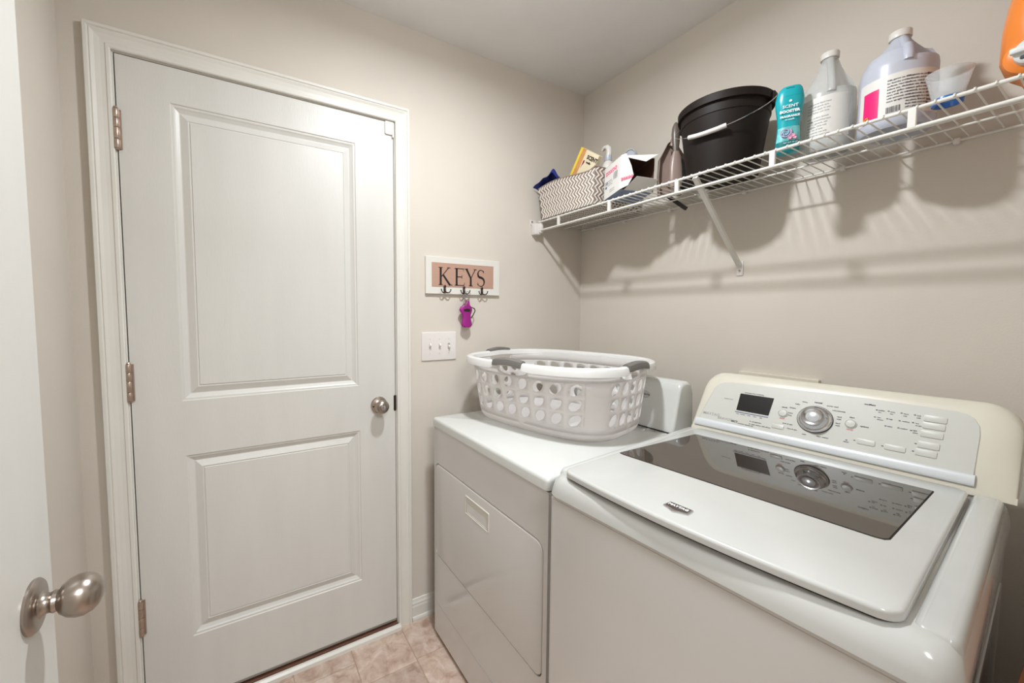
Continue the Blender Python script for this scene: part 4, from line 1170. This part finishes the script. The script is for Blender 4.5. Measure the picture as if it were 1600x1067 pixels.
# white spray bottle head sticking out
SB = thing('spray_bottle', 'white pump bottle with curved nozzle standing in the woven basket', 'bottle', (-.200, -.338, ZD + .006))
obj('bottle_body', lathe([(.024, 0), (.026, .004), (.026, .170), (.020, .186), (.013, .196), (.013, .206)], 28), 'cap', SB, True)
obj('collar', lathe([(.0150, .196), (.0155, .198), (.0150, .216), (.013, .218)], 24), 'jugwhite', SB, True)
obj('nozzle', tube([(0, 0, .211), (0, -.004, .228), (0, -.002, .246), (0, .006, .255), (0, .018, .258), (0, .028, .254), (0, .032, .249)], [.0125, .0115, .0115, .0105, .0085, .0070, .0060], 14), 'cap', SB, True)

# ruffled disc / brush ring
RB = thing('round_paddle', 'small round white paddle with silver scalloped edge standing behind the white carton', 'paddle', (-.150, -.405, ZD + .208))
obj('paddle_handle', tube([(.003, 0, -.207), (.003, 0, -.10), (.003, 0, -.024)], [.011, .010, .008], 12), 'cap', RB, True)
bm = bmesh.new(); axz = Matrix.Rotation(PI / 2, 3, 'Y') 
add_lathe(bm, [(.0001, 0), (.026, 0), (.028, .002), (.028, .006), (.0001, .008)], 72, axis=axz)
obj('disc', bm, 'jugwhite', RB, True)
bm = bmesh.new()
for k in range(26):
    a = 2 * PI * k / 26; add_box(bm, -.004, .012, math.cos(a) * .029 - .0028, math.cos(a) * .029 + .0028, math.sin(a) * .029 - .0028, math.sin(a) * .029 + .0028, .001, 1)
rr_ = obj('scalloped_edge', bm, 'silver', RB); rr_['kind'] = 'stuff'

# ------------------------------------------------------------ open carton
CA = thing('open_carton', 'small white carton with pink print lying open on the shelf', 'box', (-.315, -.497, ZD), 0)
# corner nearest the camera at origin; a runs back-left, b runs back-right
ea = Vector((.034, .106, -.012)); eb = Vector((.105, -.066, -.012)); ez = Vector((.006, .002, .126))
def quad(bm, p, a, b, th=.0016, n=None):
    n = (n or a.cross(b)).normalized() * th
    c = [p, p + a, p + a + b, p + b]
    A_ = [bm.verts.new(q) for q in c]; B_ = [bm.verts.new(q + n) for q in c]
    bm.faces.new(A_); bm.faces.new(B_[::-1])
    for k in range(4): bm.faces.new((A_[k], A_[(k + 1) % 4], B_[(k + 1) % 4], B_[k]))
O0 = Vector((0, 0, .0265))
cen = O0 + ea / 2 + eb / 2 + ez / 2
def sheet(name, p, a, b, m, inner=True):
    bm = bmesh.new(); n = a.cross(b).normalized()
    if n.dot(cen - p) < 0: n = -n
    quad(bm, p, a, b, .0008, n); o = obj(name, bm, m, CA)
    if inner:
        bm = bmesh.new(); quad(bm, p + n * .0009, a, b, .0005, n); obj(name + '_inner', bm, 'cartonin', o)
    return o, -n
left, nl = sheet('side_panel', O0, ea, ez, 'carton')
bot, _ = sheet('bottom_panel', O0 + Vector((0, 0, 0)), ea, eb, 'cartonbot')
top_, _ = sheet('top_panel', O0 + ez + eb * .0, ea, eb * .98, 'carton')
bk, _ = sheet('back_panel', O0 + ea, eb, ez, 'carton')
rt_, _ = sheet('end_panel', O0 + eb, ea, ez, 'carton')
# narrow folded front flap (tapers), lifted top flap, drooping bottom flap
def polyobj(name, pts, m, th=.0008, parent=CA):
    bm = bmesh.new(); p = [Vector(q) for q in pts]; n = (p[1] - p[0]).cross(p[2] - p[0]).normalized() * th
    A_ = [bm.verts.new(q) for q in p]; B_ = [bm.verts.new(q + n) for q in p]; bm.faces.new(A_); bm.faces.new(B_[::-1])
    for k in range(len(p)): bm.faces.new((A_[k], A_[(k + 1) % len(p)], B_[(k + 1) % len(p)], B_[k]))
    return obj(name, bm, m, parent)
outw = Vector((.004, -.056, 0)); 
ff = polyobj('side_flap', [O0, O0 + outw * .62 + Vector((.0, 0, .006)), O0 + outw * 1.0 + ez * .30, O0 + outw * .80 + ez * .60, O0 + outw * .40 + ez * 1.0, O0 + ez], 'carton')
nfl = Vector((-.53, -.85, 0))
pB = O0 + ez + eb
tf = polyobj('top_flap', [O0 + ez, pB + Vector((0, 0, .012)), pB + nfl * .034 + Vector((0, 0, .002)), O0 + ez + eb * .62 + nfl * .040 + Vector((0, 0, -.030)), O0 + ez + eb * .10 + nfl * .006 + Vector((0, 0, -.006))], 'carton')
bf = polyobj('bottom_flap', [O0 + eb * .12, O0 + eb * .95, O0 + eb * .95 + Vector((-.030, -.045, .030)), O0 + eb * .35 + Vector((-.030, -.045, .034))], 'carton')
def onleft(u, v_): return basis(O0 + ea * (1 - u) + ez * v_ + nl * .0006, -ea, ez, nl)
text_join('carton_lettering', [('zoxoo', .030, onleft(.10, .78), 'LEFT', .0006)], 'inkpink', left)
text_join('carton_blue_lettering', [('10', .018, onleft(.07, .46), 'LEFT', .0006), ('tb', .014, onleft(.09, .34), 'LEFT', .0005)], 'inkblue', left)
text_join('carton_small_print', [(s, .0070, onleft(.24, .50 - i * .065), 'LEFT') for i, s in enumerate(['unscented', 'contains 10', 'plastic free'])] + [(s, .0070, onleft(.36, .20 - i * .06), 'LEFT') for i, s in enumerate(['made in usa', 'recycle box'])], 'inkgrey', left)
bm = bmesh.new()
for k in range(12):
    u = .58 + .022 * k; w_ = random.choice((.006, .010, .014))
    p = [O0 + ea * (1 - uu) + ez * vv + nl * .0009 for uu, vv in ((u, .44), (u + w_, .44), (u + w_, .66), (u, .66))]
    bm.faces.new([bm.verts.new(q) for q in p])
obj('barcode', bm, 'inkgrey', left)
fn_ = (O0 + outw * .8 - O0).normalized()
nf = fn_.cross(Vector((0, 0, 1))); nf = nf if nf.dot(Vector((-1, -1, 0))) > 0 else -nf
text_join('flap_lettering', [('zoxoo', .0200, basis(O0 + outw * .10 + Vector((0, 0, .036)) + nf * .0022, fn_, (0, 0, 1), nf), 'LEFT', .0005)], 'inkpink', ff)

# ------------------------------------------------------------ dustpan and brush
DP = thing('dustpan', 'taupe plastic dustpan standing upright beside the open carton', 'dustpan', (-.160, -.592, ZD), math.radians(-38))
DP.scale = (.66, 1, 1.18)
bm = bmesh.new()
# shallow tray standing on its rear edge, mouth up; local x width, y depth, z up
pts = [(-.060, 0), (.060, 0), (.068, .050), (.060, .120), (.020, .158), (.0, .164), (-.020, .158), (-.062, .110), (-.068, .050)]
L = [[Vector((x, .0, z)) for x, z in pts], [Vector((x * 1.04, -.020 - .008 * (1 - z / .16), z)) for x, z in pts], [Vector((x * .98, -.020 - .008 * (1 - z / .16), z)) for x, z in pts], [Vector((x * .94, -.003, z * .98 + .001)) for x, z in pts]]
add_loft(bm, L)
dpn = obj('pan', bm, 'dustpan', DP, True)
obj('pan_rib', tube([(-.010, -.006, .03), (-.004, -.008, .09), (.0, -.010, .140)], [.010, .008, .005], 10, sx=.5), 'dustpan', DP, True)
obj('pan_handle', tube([(.0, -.010, .150), (.004, -.013, .166), (.006, -.012, .174)], [.012, .011, .006], 12), 'dustpan', DP, True)
BR = thing('hand_brush', 'dark grey hand brush with black bristles leaning between dustpan and bucket', 'brush', (-.200, -.646, ZD))
BR.rotation_euler = (math.radians(-5), 0, math.radians(-37)); BR.scale = (.78, 1, 1.19)
bm = bmesh.new()
L = []
for (z, w_, d) in ((.012, .026, .010), (.030, .030, .012), (.070, .028, .012), (.100, .022, .011), (.118, .013, .009)):
    L.append([Vector((*sup(w_, d, 2.6, 2 * PI * k / 20), z)) for k in range(20)])
add_loft(bm, L); obj('brush_head', bm, 'dustpan', BR, True)
bm = bmesh.new(); L = []
for (z, w_, d) in ((.110, .012, .008), (.125, .0125, .009), (.150, .0165, .011), (.172, .0180, .012), (.192, .0150, .011), (.204, .0080, .007), (.208, .003, .003)):
    L.append([Vector((*sup(w_, d, 2.3, 2 * PI * k / 20), z)) for k in range(20)])
add_loft(bm, L); obj('brush_handle', bm, 'brush', BR, True)
bm = bmesh.new()
for i in range(420):
    z = random.uniform(.010, .095); y = random.uniform(-.009, .009)
    l = .036 * (1 - .35 * abs(z - .05) / .05) + random.uniform(-.004, .004)
    p = Vector((.024, y, z)); q = p + Vector((l, random.uniform(-.004, .004), -l * .55 + random.uniform(-.004, .004)))
    if q.z < .001: q.z = .001
    add_tube(bm, [p, q], [.0014, .0007], 4)
b_ = obj('bristles', bm, 'bristle', BR); b_['kind'] = 'stuff'
# squeegee blade poking down between the wires
BL = thing('scraper_blade', 'narrow dark rubber blade poking down through the shelf wires', 'scraper', (-.120, -.560, ZR - .045))
bm = bmesh.new()
a = Vector((.0, .000, .066)); b = Vector((.0, -.077, .000)); d = (b - a).normalized(); n_ = Vector((1, 0, 0)); s_ = d.cross(n_).normalized()
add_loft(bm, [[p + n_ * i_ * .0055 + s_ * j_ * .0062 for i_, j_ in ((-1, -1), (1, -1), (1, 1), (-1, 1))] for p in (a, b)])
obj('blade', bm, 'black', BL)

# ------------------------------------------------------------ cardboard box right of the washer
CB = thing('cardboard_box', 'brown cardboard box on the floor right of the washing machine', 'box', (-.60, -1.5345, 0))
cbm = box(-.25, .25, -.068, .068, 0, .845, .002, 1)
obj('box_body', cbm, 'card', CB)
obj('box_flap', box(-.25, .25, -.002, .068, .8455, .8490, .001, 1), 'card', CB)
